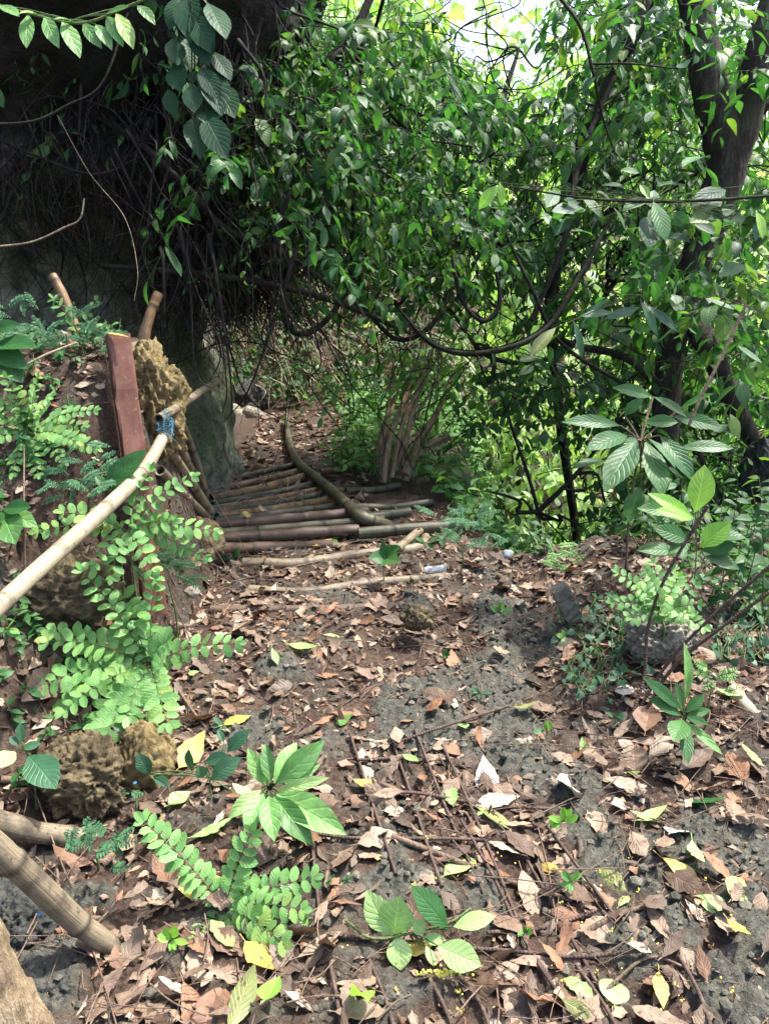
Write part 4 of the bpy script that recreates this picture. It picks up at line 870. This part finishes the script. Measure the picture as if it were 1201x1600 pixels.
# ------------------------------------------------------------------ PLANTS
CAMV = np.array([0, -.62, .8])
def frond(P, n, ll, lw, mat, parent, name='frond', tipn=1, shape='oval', facing=None, stemr=.0016, sq=.0, taper=(.7, 1, 1, .7), start=.12, jit=.12, stemm='stem'):
    """pinnate leaf: paired leaflets down a thin stalk"""
    S = spline(P, 12); ln = np.concatenate([[0], np.cumsum(np.linalg.norm(np.diff(S, axis=0), axis=1))]); mb = MB()
    fc = CAMV if facing is None else np.asarray(facing, float); fc = fc + rng.normal(0, .12, 3)
    O = []; D = []; L = []
    for k, t in enumerate(np.linspace(start, 1, n)):
        s = t * ln[-1]; p = np.array([np.interp(s, ln, S[:, c]) for c in range(3)]); q = np.array([np.interp(min(s + .01, ln[-1]), ln, S[:, c]) for c in range(3)]); p0 = np.array([np.interp(max(s - .01, 0), ln, S[:, c]) for c in range(3)])
        tg = nrm(q - p0); sd_ = nrm(np.cross(fc, tg)); tl = np.interp(t, np.linspace(0, 1, len(taper)), taper)
        for sg in (-1, 1):
            O.append(p); D.append(sd_ * sg + tg * (.22 + .35 * t) + rng.normal(0, jit, 3)); L.append(ll * tl * random.uniform(.78, 1.14))
    O.append(S[-1]); D.append(tg); L.append(ll * taper[-1])
    L = np.array(L); base = random.random() * .5
    leaves(mb, np.array(O), np.array(D), fc + rng.normal(0, .15, (len(O), 3)), L, L * lw * rng.uniform(.85, 1.12, len(L)), rng.uniform(-.1, .4, len(L)), rng.uniform(-.05, .3, len(L)), shape, 2, ragged=.09 if ll > .02 else 0, rnd=np.clip(base + rng.random(len(L)) * .5, 0, 1))
    o = mb.build(name, M[mat], parent); st = MB(); tube(st, S, [stemr, stemr * .5], 4, cap=False); st.build('stalk', M[stemm], parent=o, origin=np.array(parent.location)); return o
def pinnate(name, label, base, tips, ll=.042, lw=.6, mat='leaf_fresh', sp_=.026, shape='oval', bow=.05, group=None, jit=.07, taper=(.7, 1, 1, .7), facing=None):
    b = W(*base); g = np.array([b[0], b[1], min(float(h(b[0], b[1])), b[2] - .02)])
    root = empty(name, g, label, 'plant', group)
    st = MB(); tube(st, spline([g - [0, 0, .01], (g + b) / 2 + rng.normal(0, .01, 3), b], 6), [.004, .003], 6); st.build('stem', M['stem'], root)
    for tp in tips:
        if len(tp) == 3: s = b
        else: s = W(*tp[3:6])
        e = W(*tp[:3]); mid = (s + e) / 2 + [0, -.01, bow * np.linalg.norm(e - s) * 2]; Ln = np.linalg.norm(e - s)
        frond([s, mid, e], max(4, int(Ln / sp_)), ll * random.uniform(.92, 1.08), lw, mat, root, shape=shape, jit=jit, taper=taper, facing=facing)
    return root
pinnate('pinnate_plant', 'big fresh green pinnate plant spreading over the brown boulder on the left', (235, 1040, 2.75),
        [(130, 892, 2.6), (182, 905, 2.75), (243, 905, 2.65), (262, 1000, 2.6), (368, 1005, 2.65), (18, 1092, 2.45), (85, 990, 2.6), (40, 1120, 2.5), (150, 1192, 2.4), (262, 1130, 2.45), (228, 1170, 2.5), (110, 1060, 2.6), (205, 960, 2.7), (200, 1120, 2.5), (75, 1000, 2.55), (150, 1150, 2.48), (100, 1110, 2.45)], ll=.058, lw=.58, sp_=.034)
pinnate('pinnate_plant', 'pinnate plant with large round leaflets in front of the broad-leaved plant, lower left', (352, 1418, 2.0),
        [(225, 1283, 1.95), (392, 1302, 1.95), (268, 1552, 1.85), (488, 1372, 1.95), (420, 1512, 1.9), (470, 1420, 1.88), (440, 1470, 1.86)], ll=.044, lw=.6, sp_=.023)
pinnate('pinnate_plant', 'pinnate plant growing over the lower half of the bamboo handrail', (200, 830, 2.7),
        [(235, 735, 2.65), (300, 745, 2.7), (335, 830, 2.75), (320, 870, 2.75), (150, 880, 2.6), (230, 870, 2.6), (100, 800, 2.6), (270, 815, 2.7), (175, 900, 2.6), (60, 830, 2.6), (245, 905, 2.65)], ll=.044, sp_=.029)
pinnate('pinnate_plant', 'pinnate plant on the soil bank left of the red-brown post', (50, 680, 2.85),
        [(60, 590, 2.75), (148, 640, 2.75), (150, 700, 2.8), (-15, 620, 2.7), (-20, 690, 2.7), (25, 610, 2.75), (100, 720, 2.75), (130, 665, 2.78), (20, 740, 2.7), (80, 620, 2.72), (10, 590, 2.7), (60, 740, 2.72), (120, 690, 2.7), (-10, 655, 2.7)], ll=.038, sp_=.024)
pinnate('pinnate_plant', 'fresh pinnate shrub on the mound between the rusty rods', (1030, 960, 2.85),
        [(965, 895, 2.75), (958, 940, 2.75), (1020, 880, 2.8), (1085, 915, 2.8), (1075, 960, 2.7), (1000, 920, 2.75), (1050, 890, 2.8), (985, 965, 2.72), (1090, 945, 2.7), (1040, 930, 2.65), (1060, 900, 2.7), (1010, 895, 2.7), (1100, 980, 2.65)], ll=.042, lw=.55, sp_=.026)
pinnate('pinnate_plant', 'light sprig of oval leaflets by the bamboo stub on the left bank', (130, 530, 3.2), [(85, 468, 3.1), (150, 470, 3.1), (160, 510, 3.1), (110, 500, 3.1)], ll=.04, lw=.45, sp_=.03)
MT = dict(ll=.017, lw=.32, mat='leaf_mimosa', sp_=.0065, taper=(.4, 1, 1, .5), jit=.06)
def mim(label, base, tips, **kw): d_ = dict(MT); d_.update(kw); return pinnate('feathery_plant', label, base, tips, group=None, bow=.03, **d_)
vine_list = [('thick black looped bough hanging lowest in front of the bright gap', [(620, 480, 4.5), (680, 540, 4.5), (760, 550, 4.5), (850, 515, 4.6), (905, 430, 4.7), (960, 330, 4.9)], [.007, .012, .014, .014, .012]),
  ('short black hooked bough beside the looped one', [(705, 400, 4.4), (722, 470, 4.4), (755, 502, 4.4), (780, 475, 4.4), (775, 425, 4.4)], [.009, .012, .013, .010]),
  ('dark slanting branch passing right of the looped bough', [(760, 300, 4.6), (830, 450, 4.6), (880, 540, 4.7), (1010, 620, 4.8)], [.009, .012, .012]),
  ('dark branch rising steeply toward the bright sky', [(830, 500, 4.7), (880, 380, 4.7), (905, 250, 4.8), (960, 120, 4.9)], [.014, .018, .016])]
random.seed(11)
def fan(cx, cy, d, n, rx, ry, dj=.12, ln=45, cent=None):
    out = []
    for k in range(n):
        sx, sy = cx + random.uniform(-1, 1) * rx, cy + random.uniform(-1, 1) * ry; a = random.uniform(-2.6, .8); dd = d + random.uniform(-dj, dj)
        out.append((sx + math.cos(a) * ln, sy + math.sin(a) * ln * .6, dd, sx, sy, dd + .03))
    return out
mim('blue-green feathery plant along the top of the left bank', (60, 530, 3.2), fan(70, 515, 3.1, 46, 85, 35, ln=48))
mim('feathery plant spilling over the bank below the handrail plants', (80, 780, 2.8), fan(80, 770, 2.75, 34, 80, 38, ln=42))
mim('dark feathery plant with fern-like fronds beside the deck foot', (262, 905, 3.0), fan(262, 890, 2.95, 22, 32, 30, ln=45), mat='leaf_gloss')
mim('small feathery plant lying on the split log, lower left', (150, 1330, 2.1), fan(145, 1325, 2.05, 20, 42, 28, ln=30))
mim('tiny feathery seedling in front of the lower pinnate plant', (520, 1400, 2.1), fan(520, 1385, 2.08, 8, 22, 22, ln=22), ll=.009, sp_=.004)
mim('small feathery sprig beside the boulder, left of the vine', (215, 1235, 2.25), fan(205, 1238, 2.2, 4, 6, 6, ln=16), ll=.011)
mim('feathery plant on the crest left of the bright gap', (720, 850, 3.8), fan(725, 830, 3.8, 26, 45, 28, ln=40))
mim('feathery fern on the crest below the bright gap', (865, 880, 3.8), fan(868, 868, 3.8, 12, 24, 20, ln=30), mat='leaf_fresh')
mim('feathery seedling below the pinnate shrub, right side', (1110, 1080, 2.6), fan(1110, 1060, 2.6, 10, 22, 20, ln=24), mat='leaf_fresh')
mim('pale feathery sprigs low on the left bank by the soil', (70, 710, 2.85), fan(110, 720, 2.8, 14, 70, 30, ln=36))

def broad(name, label, base, lvs, mat, parts=True, shape='ellip', stemr=.003, cat='plant', across=6, fold=.18, group=None, stemm='stem', ground=True, ripple=.004, curl=.3):
    """lvs: (root px,py, tip px,py, d_root, d_tip, width ratio[, mat])"""
    b = W(*base); g = np.array([b[0], b[1], min(float(h(b[0], b[1])), b[2])]) if ground else b
    root = empty(name, g, label, cat, group)
    st = MB()
    if ground: tube(st, spline([g - [0, 0, .01], (g + b) / 2 + rng.normal(0, .008, 3), b], 5), [stemr, stemr * .8], 6)
    for l in lvs:
        s = W(l[0], l[1], l[4]); e = W(l[2], l[3], l[5]); Ln = np.linalg.norm(e - s)
        tube(st, spline([b, (b + s) / 2 + [0, 0, .005], s], 4), stemr * .6, 5, cap=False)
        mb = MB(); leaves(mb, s, e - s, CAMV + rng.normal(0, .22, 3), Ln, Ln * l[6], curl * random.uniform(.3, 1), fold * random.uniform(.5, 1.4), shape, across, ragged=.04, ripple=ripple, dec=14)
        mb.build('leaf', M[l[7] if len(l) > 7 else mat], root)
    st.build('stem', M[stemm], root); return root
broad('broad_leaved_plant', 'plant with a star of broad veined light green leaves, lower middle left', (420, 1235, 2.25),
      [(418, 1228, 388, 1172, 2.22, 2.2, .42), (424, 1224, 412, 1160, 2.2, 2.22, .36), (428, 1224, 462, 1150, 2.2, 2.24, .36), (430, 1227, 506, 1158, 2.2, 2.2, .36), (432, 1236, 500, 1218, 2.2, 2.12, .22, 'leaf_pale'), (432, 1240, 533, 1294, 2.16, 2.02, .36), (428, 1244, 478, 1308, 2.13, 2.0, .38),
       (420, 1244, 424, 1300, 2.12, 2.0, .46), (412, 1240, 384, 1292, 2.15, 2.05, .5), (408, 1235, 357, 1272, 2.18, 2.1, .38, 'leaf_pale'), (438, 1222, 505, 1196, 2.2, 2.22, .3), (416, 1240, 405, 1290, 2.2, 2.12, .5, 'leaf_shrub')], 'leaf_fresh', stemr=.004, fold=.35, curl=.5)
broad('cut_sprig', 'cut sprig of broad pale green leaves lying near the bottom of the path', (640, 1458, 1.91),
      [(610, 1462, 574, 1398, 1.89, 1.87, .55), (615, 1460, 622, 1408, 1.89, 1.86, .9), (622, 1462, 625, 1515, 1.87, 1.82, .85), (700, 1452, 650, 1384, 1.86, 1.84, .45, 'leaf_shrub'), (708, 1448, 772, 1428, 1.84, 1.82, .4), (664, 1458, 648, 1440, 1.87, 1.86, .9), (660, 1466, 695, 1468, 1.86, 1.84, .5),
       (684, 1478, 750, 1508, 1.82, 1.77, .65), (665, 1478, 680, 1508, 1.84, 1.81, .5)], 'leaf_pale', ground=False, cat='sprig', stemm='stem', fold=.1)
S = spline([G(540, 1440, .02), G(580, 1468, .03), G(640, 1460, .04), G(700, 1445, .04), G(735, 1420, .03)], 8); mb = MB(); tube(mb, S, .003, 6)
o = [k for k in bpy.data.objects if k.name.startswith('cut_sprig')][0]; mb.build('twig', M['stem'], o)
mb = MB()
for k in range(60): mb.add(ICO[1][0] * .0035 + W(random.gauss(690, 14), random.gauss(1520, 5), 1.8), None, ICO[1][1])
tag(mb.build('blossom_cluster', M['blossom'], o), kind='stuff')
broad('large_leaved_shrub', 'shrub with large glossy pointed leaves at the right, beside the forked tree', (1000, 690, 3.3),
      [(995, 688, 945, 755, 3.25, 3.05, .36), (992, 682, 952, 735, 3.3, 3.2, .5), (980, 680, 922, 690, 3.3, 3.15, .36), (968, 665, 888, 645, 3.3, 3.2, .26), (1008, 690, 1042, 762, 3.25, 3.05, .34), (1012, 685, 1065, 718, 3.2, 3.1, .3), (1030, 680, 1090, 740, 3.35, 3.2, .34),
       (975, 650, 1000, 620, 3.35, 3.3, .5), (1005, 660, 1060, 655, 3.35, 3.3, .45), (1020, 620, 1075, 640, 3.4, 3.3, .3), (1018, 620, 966, 600, 3.4, 3.3, .3), (945, 720, 895, 718, 3.35, 3.25, .25), (1050, 650, 1130, 665, 3.4, 3.3, .35), (1060, 700, 1150, 690, 3.45, 3.4, .3),
       (1020, 760, 1030, 810, 3.4, 3.3, .4), (1000, 760, 980, 810, 3.4, 3.3, .45), (1060, 640, 1110, 610, 3.5, 3.4, .35), (1000, 690, 1010, 668, 3.2, 3.15, .4, 'leaf_lime')], 'leaf_shrub', cat='shrub', stemr=.006, stemm='twig', fold=.2)
broad('lime_sapling', 'sapling with a tall bright lime leaf standing by the rusty rod', (1088, 850, 2.9),
      [(1085, 800, 1105, 728, 2.85, 2.8, .62, 'leaf_lime'), (1083, 810, 1020, 765, 2.88, 2.85, .3, 'leaf_lime'), (1080, 812, 1030, 790, 2.9, 2.88, .45, 'leaf_lime'), (1075, 845, 1030, 820, 2.95, 2.9, .5), (1078, 850, 1045, 860, 2.95, 2.9, .5), (1060, 800, 1000, 790, 3.0, 2.95, .35),
       (1092, 855, 1140, 815, 2.95, 2.9, .6, 'leaf_lime'), (1095, 860, 1150, 850, 3.0, 2.95, .5), (1060, 862, 1000, 850, 3.0, 2.95, .4), (1100, 870, 1160, 880, 3.0, 2.95, .5), (1110, 840, 1165, 830, 3.0, 2.95, .5)], 'leaf_shrub', cat='sapling', stemm='twig')
broad('lance_leaved_seedling', 'lance-leaved seedling in front of the rusty rods, right', (1068, 1135, 2.55),
      [(1066, 1110, 1012, 1058, 2.5, 2.45, .26), (1064, 1118, 1022, 1090, 2.5, 2.45, .3), (1068, 1100, 1088, 1008, 2.55, 2.5, .24, 'leaf_fresh'), (1066, 1125, 1055, 1150, 2.5, 2.4, .6), (1070, 1130, 1075, 1190, 2.5, 2.4, .3), (1072, 1120, 1105, 1130, 2.5, 2.45, .45), (1072, 1128, 1128, 1175, 2.5, 2.4, .22, 'leaf_fresh'),
       (1070, 1112, 1100, 1085, 2.52, 2.5, .45), (1066, 1108, 1058, 1065, 2.53, 2.5, .4), (1072, 1118, 1110, 1108, 2.52, 2.5, .4)], 'leaf_shrub')
broad('hanging_leaf_branch', 'branch of big glossy dark leaves hanging at the top left', (300, -30, 3.0),
      [(300, -10, 285, 45, 3.0, 2.9, .5), (310, 10, 318, 90, 3.0, 2.9, .45), (300, 20, 330, 75, 2.95, 2.9, .5), (325, 5, 355, 50, 3.0, 2.9, .45), (270, 60, 278, 98, 3.0, 2.95, .6), (272, 100, 280, 138, 3.0, 2.95, .65), (305, 110, 298, 125, 3.0, 2.95, .6), (312, 105, 342, 145, 2.95, 2.9, .5),
       (300, 132, 302, 168, 2.95, 2.9, .65), (330, 80, 362, 115, 3.0, 2.95, .5), (320, 100, 348, 165, 3.0, 2.9, .5), (315, 150, 332, 190, 3.0, 2.9, .55), (320, 180, 350, 232, 2.95, 2.85, .5), (300, 185, 315, 232, 3.0, 2.9, .5), (262, 140, 270, 175, 3.05, 3.0, .5), (340, 130, 365, 175, 3.1, 3.0, .5),
       (280, -5, 262, 35, 3.0, 2.95, .5), (290, 60, 300, 105, 3.05, 3.0, .5)], 'leaf_gloss', ground=False, cat='branch', stemm='bark_dark', stemr=.004)
lv = []
for (a, b, c, d_) in [(45, 22, 38, 66), (70, 25, 85, 62), (98, 32, 124, 76), (130, 36, 152, 62), (150, 38, 172, 62), (168, 24, 188, 58), (182, 20, 208, 60), (115, 34, 85, 20), (165, 22, 198, 5), (0, 8, 28, 18), (215, 8, 240, 24), (60, 22, 30, 12)]:
    lv.append((a, b, c, d_, 2.2, 2.15, .36))
o = broad('overhead_sprig', 'fresh green sprig of narrow leaves crossing the top left corner', (110, 33, 2.2), lv, 'leaf_fresh', ground=False, cat='sprig')
mb = MB(); tube(mb, spline([W(-30, 0, 2.2), W(60, 25, 2.2), W(130, 36, 2.2), W(200, 10, 2.2), W(260, -15, 2.2)], 8), .004, 6); mb.build('twig', M['stem'], o)
lv = []
for k in range(44):
    a = random.uniform(830, 1200); b = 325 + random.gauss(0, 34) + (a - 1000) * .04; ang = random.choice([random.uniform(-.6, .5), random.uniform(2.6, 3.8), random.uniform(.6, 2.4)]); Ll = random.uniform(26, 50)
    lv.append((a, b, a + math.cos(ang) * Ll, b + math.sin(ang) * Ll * .75, 3.3 + random.uniform(-.1, .1), 3.3 + random.uniform(-.12, .12), random.uniform(.3, .42), random.choice(['leaf_shrub', 'leaf_shrub', 'leaf_gloss', 'leaf_mid', 'leaf_ivy'])))
lv += [(1020, 315, 1045, 372, 3.1, 3.05, .5, 'leaf_shrub'), (1015, 310, 1000, 285, 3.1, 3.1, .45, 'leaf_fresh'), (775, 290, 748, 325, 3.1, 3.1, .45, 'leaf_lime'), (780, 285, 788, 320, 3.1, 3.1, .4, 'leaf_lime'), (1180, 330, 1200, 370, 3.1, 3.1, .5, 'leaf_lime')]
o = broad('leafy_branch', 'horizontal branch of long ragged leaves reaching in from the right edge', (1020, 312, 3.2), lv, 'leaf_shrub', ground=False, cat='branch', stemr=.0015, stemm='stem')
mb = MB(); tube(mb, spline([W(1260, 300, 3.3), W(1120, 312, 3.2), W(1000, 315, 3.2), W(900, 308, 3.2), (W(760, 285, 3.2))], 8), [.008, .006, .003], 6, .1); mb.build('twig', M['bark_dark'], o)
broad('hanging_twig', 'thin bare twig with narrow hanging leaves crossing in front of the boughs', (1000, 460, 3.4), [(958, 488, 910, 488, 3.4, 3.35, .25), (950, 465, 905, 500, 3.4, 3.4, .2), (1000, 480, 945, 496, 3.4, 3.35, .22), (1010, 478, 1062, 512, 3.4, 3.35, .25), (868, 512, 825, 552, 3.3, 3.25, .38, 'leaf_olive'), (895, 500, 918, 560, 3.3, 3.3, .2), (1000, 470, 1030, 520, 3.4, 3.35, .2)], 'leaf_ivy', ground=False, cat='twig', stemm='twig', stemr=.002)
broad('broad_leaved_plant', 'plant with big smooth leaves at the left edge beside the bank top', (-20, 545, 2.8), [(-15, 545, 45, 520, 2.8, 2.7, .45), (-15, 550, 30, 580, 2.8, 2.7, .5), (-20, 540, 35, 565, 2.8, 2.7, .4), (-15, 520, 22, 498, 2.8, 2.75, .45)], 'leaf_shrub')
broad('broad_leaved_plant', 'large folded leaf standing behind the bamboo handrail', (170, 760, 2.75), [(170, 765, 222, 700, 2.7, 2.65, .5), (165, 762, 200, 715, 2.72, 2.7, .5), (172, 768, 150, 740, 2.72, 2.7, .5)], 'leaf_shrub')
broad('broad_leaved_plant', 'low plant with rounded leaves at the left edge under the bank', (5, 800, 2.6), [(5, 800, 18, 842, 2.6, 2.5, .7, 'leaf_fresh'), (5, 795, 45, 790, 2.6, 2.55, .5), (0, 800, -20, 830, 2.6, 2.5, .7), (10, 800, 52, 815, 2.6, 2.55, .5, 'leaf_fresh')], 'leaf_shrub')
broad('broad_leaved_plant', 'small grey-green leaves at the lower left edge by the stick', (40, 1170, 2.2), [(30, 1165, 15, 1150, 2.2, 2.2, .6), (35, 1170, 62, 1160, 2.2, 2.2, .5), (45, 1180, 85, 1225, 2.2, 2.1, .6), (25, 1175, -5, 1190, 2.2, 2.1, .5, 'leaf_pale'), (35, 1160, 30, 1130, 2.2, 2.2, .6)], 'leaf_ivy')
broad('broad_leaved_plant', 'sprig of two rounded green leaves by the pale step log', (600, 875, 3.7), [(600, 872, 578, 868, 3.7, 3.65, .9), (602, 868, 622, 852, 3.7, 3.65, .8), (600, 874, 620, 872, 3.7, 3.6, .8), (600, 868, 598, 845, 3.7, 3.68, .6)], 'leaf_shrub', shape='heart')
broad('trailing_vine', 'trailing vine with paired leaves left of the broad-leaved plant', (330, 1215, 2.3), [(320, 1190, 355, 1180, 2.28, 2.25, .5), (330, 1218, 365, 1185, 2.25, 2.2, .5), (318, 1215, 312, 1200, 2.25, 2.22, .8), (300, 1205, 290, 1175, 2.28, 2.25, .5), (235, 1210, 215, 1180, 2.35, 2.32, .6), (240, 1212, 262, 1225, 2.35, 2.3, .4), (355, 1175, 385, 1140, 2.4, 2.38, .5), (350, 1160, 340, 1140, 2.4, 2.4, .5)], 'leaf_ivy')
o = [k for k in bpy.data.objects if k.name.startswith('trailing_vine')][0]; mb = MB(); tube(mb, spline([W(235, 1208, 2.35), W(280, 1205, 2.3), W(330, 1218, 2.26), (W(370, 1240, 2.25)), W(400, 1250, 2.25)], 8), .002, 5); mb.build('twig', M['stem'], o)
# small seedlings
seeds = [(853, 1150, 'seedling with a rosette of bright leaves right of the mud patch', 20, 'leaf_fresh'), (880, 1290, 'seedling pushing up below the large white leaf', 24, 'leaf_lime'), (693, 1025, 'tiny green seedling on the dark clods in the middle', 9, 'leaf_shrub'), (781, 965, 'tiny bright seedling on the mud near the crest', 22, 'leaf_fresh'), (882, 1000, 'little seedling at the foot of the concrete stake', 14, 'leaf_fresh'),
         (750, 1088, 'three-leaved blue-green seedling on the mud', 16, 'leaf_ivy'), (362, 880, 'small leafy seedling beside the near end of the pale step log', 24, 'leaf_shrub'), (665, 855, 'leafy seedling at the right end of the crooked step log', 20, 'leaf_shrub'), (1180, 870, 'leafy shoot next to the sawn log end', 26, 'leaf_shrub'), (350, 1140, 'small leafy seedling above the yellow leaf on the left', 22, 'leaf_ivy'),
         (820, 1460, 'tiny seedling among brown leaves at the lower right', 10, 'leaf_fresh'), (892, 1385, 'seedling with one upright leaf beside the stick end', 22, 'leaf_fresh'), (960, 1125, 'low seedling between creepers and the rods', 16, 'leaf_ivy'), (270, 1475, 'bright curly seedling left of the lowest frond', 24, 'leaf_lime'), (10, 990, 'little plant at the left edge below the handrail', 22, 'leaf_fresh'), (480, 1440, 'small grass-like seedling right of the pinnate plant', 14, 'leaf_fresh')]
for (px, py, lab, s, mt) in seeds:
    g = G(px, py); d_ = depth(g) - .03; lv = []
    for k in range(random.randint(5, 8)):
        a = random.uniform(0, 6.28); lv.append((px + math.cos(a) * 2, py - s * .35 + random.uniform(-3, 3), px + math.cos(a) * s, py - s * .35 + math.sin(a) * s * .75, d_, d_ - .02, random.uniform(.35, .6)))
    broad('seedling', lab, (px, py - s * .3, d_), lv, mt, stemr=.0016, across=2, cat='seedling')
# creeping ivy over the right mound
root = empty('creeping_plant', G(930, 1080), 'creeping plant with small heart leaves hanging down the mound by the concrete stake', 'creeper'); lb = MB(); st = MB()
for k in range(18):
    a = random.uniform(880, 975); P = [G(a + random.uniform(-15, 15), 930 + random.uniform(0, 30), .05)]
    for j in range(4): P.append(G(a + random.uniform(-35, 35) + j * 6, 970 + j * random.uniform(25, 42), .035))
    S = spline(P, 6); tube(st, S, .0014, 4, cap=False); q = S[::3]; n_ = len(q); L = rng.uniform(.022, .042, n_)
    leaves(lb, q + rng.normal(0, .008, (n_, 3)), rng.normal(0, 1, (n_, 3)) + [0, -.3, -.2], CAMV + rng.normal(0, .35, (n_, 3)), L, L * .65, .2, .15, 'heart', 2)
st.build('stem', M['stem'], root); lb.build('foliage', M['leaf_ivy'], root)
root = empty('creeping_plant', G(1160, 1000), 'creeping plant with dark round leaves at the right edge of the mound', 'creeper'); lb = MB(); st = MB()
for k in range(16):
    a = random.uniform(1110, 1200); P = [G(a, 900 + random.uniform(0, 60), .04)] + [G(a + random.uniform(-30, 30), 960 + j * 35, .03) for j in range(3)]; S = spline(P, 6); tube(st, S, .0014, 4, cap=False); q = S[::3]; n_ = len(q); L = rng.uniform(.03, .055, n_)
    leaves(lb, q, rng.normal(0, 1, (n_, 3)), CAMV + rng.normal(0, .3, (n_, 3)), L, L * .6, .2, .15, 'ovate', 2)
st.build('stem', M['stem'], root); lb.build('foliage', M['leaf_ivy'], root)

# ------------------------------------------------------------------ single vines and boughs hanging in front
def vine(label, pts, r, mat='bark_dark', name='hanging_vine'):
    mb = MB(); tube(mb, spline([W(*p) for p in pts], 10), r, 8, .12, 20); return tag(mb.build(name, M[mat]), label, 'vine', None)
vine('dark diagonal root running from the upper left down across the cave mouth', [(-30, 105, 4.0), (80, 150, 3.9), (200, 210, 3.8), (290, 290, 3.8), (350, 355, 3.9), (450, 400, 4.0), (520, 450, 4.2)], [.014, .016, .016, .012])
vine('horizontal dark root under the overhang', [(160, 415, 3.9), (280, 425, 3.9), (400, 440, 4.0), (520, 470, 4.3), (640, 520, 4.8)], [.012, .016, .018, .012])
vine('curved root crossing the cave from the left edge', [(-30, 205, 3.7), (60, 245, 3.7), (150, 272, 3.7), (230, 240, 3.8)], [.007, .006, .004])
vine('small looped root at the top left near the sprig', [(-30, 195, 3.2), (50, 190, 3.2), (105, 165, 3.2), (160, 130, 3.2), (200, 20, 3.2)], [.006, .005, .004])
vine('thick dark branch with a hooked end under the root mass', [(440, 440, 4.5), (445, 500, 4.5), (470, 522, 4.5), (510, 500, 4.6), (560, 430, 4.8)], [.014, .017, .017, .012])
vine('thin tall dark vine hanging straight down through the middle', [(575, -20, 4.6), (560, 150, 4.6), (552, 300, 4.6), (548, 470, 4.6)], [.012, .011, .008])
vine('dark vine looping low over the stems', [(560, 470, 5.0), (620, 530, 5.0), (680, 500, 5.0), (720, 400, 5.2), (740, 250, 5.3)], [.012, .016, .014, .01])
vine('slanted dark bough in the upper right sky', [(1030, -40, 4.9), (985, 70, 4.9), (948, 130, 5.0), (900, 300, 5.2), (860, 470, 5.3)], [.035, .035, .028, .02])
vine('thin branch crossing the pale sky patch', [(860, -20, 4.2), (905, 40, 4.2), (925, 110, 4.2), (940, 180, 4.3), (960, 240, 4.4)], [.01, .008, .004])
vine('slender twig reaching right toward the forked trunk', [(925, 100, 4.2), (990, 100, 4.2), (1060, 108, 4.3)], [.006, .004])
vine('slanted bare twig in front of the forked tree foot', [(1165, 475, 2.9), (1130, 550, 2.9), (1095, 620, 2.9), (1075, 665, 2.9)], [.005, .006, .006], 'twig')
vine('pale curled tendril at the left edge', [(-10, 386, 2.6), (50, 378, 2.6), (100, 356, 2.6), (125, 342, 2.6), (132, 310, 2.6)], [.003, .003, .0025], 'leafstem' if 'leafstem' in M else 'paleroot')
vine('pale arching vine over the left bank plants', [(0, 640, 2.9), (20, 590, 2.9), (60, 560, 2.9), (120, 535, 3.0)], [.005, .004], 'paleroot')
vine('very thin pale vine hanging in the dark cave', [(90, 180, 3.6), (140, 270, 3.6), (195, 340, 3.6), (215, 420, 3.6), (210, 470, 3.6)], [.002, .0015], 'paleroot')
vine('brown stem standing on the bank below the left pinnate plant', [(40, 900, 2.6), (38, 800, 2.6), (38, 700, 2.7)], [.004, .003], 'twig')

for lb_, pts, r in vine_list: vine(lb_, pts, r, name='black_bough')
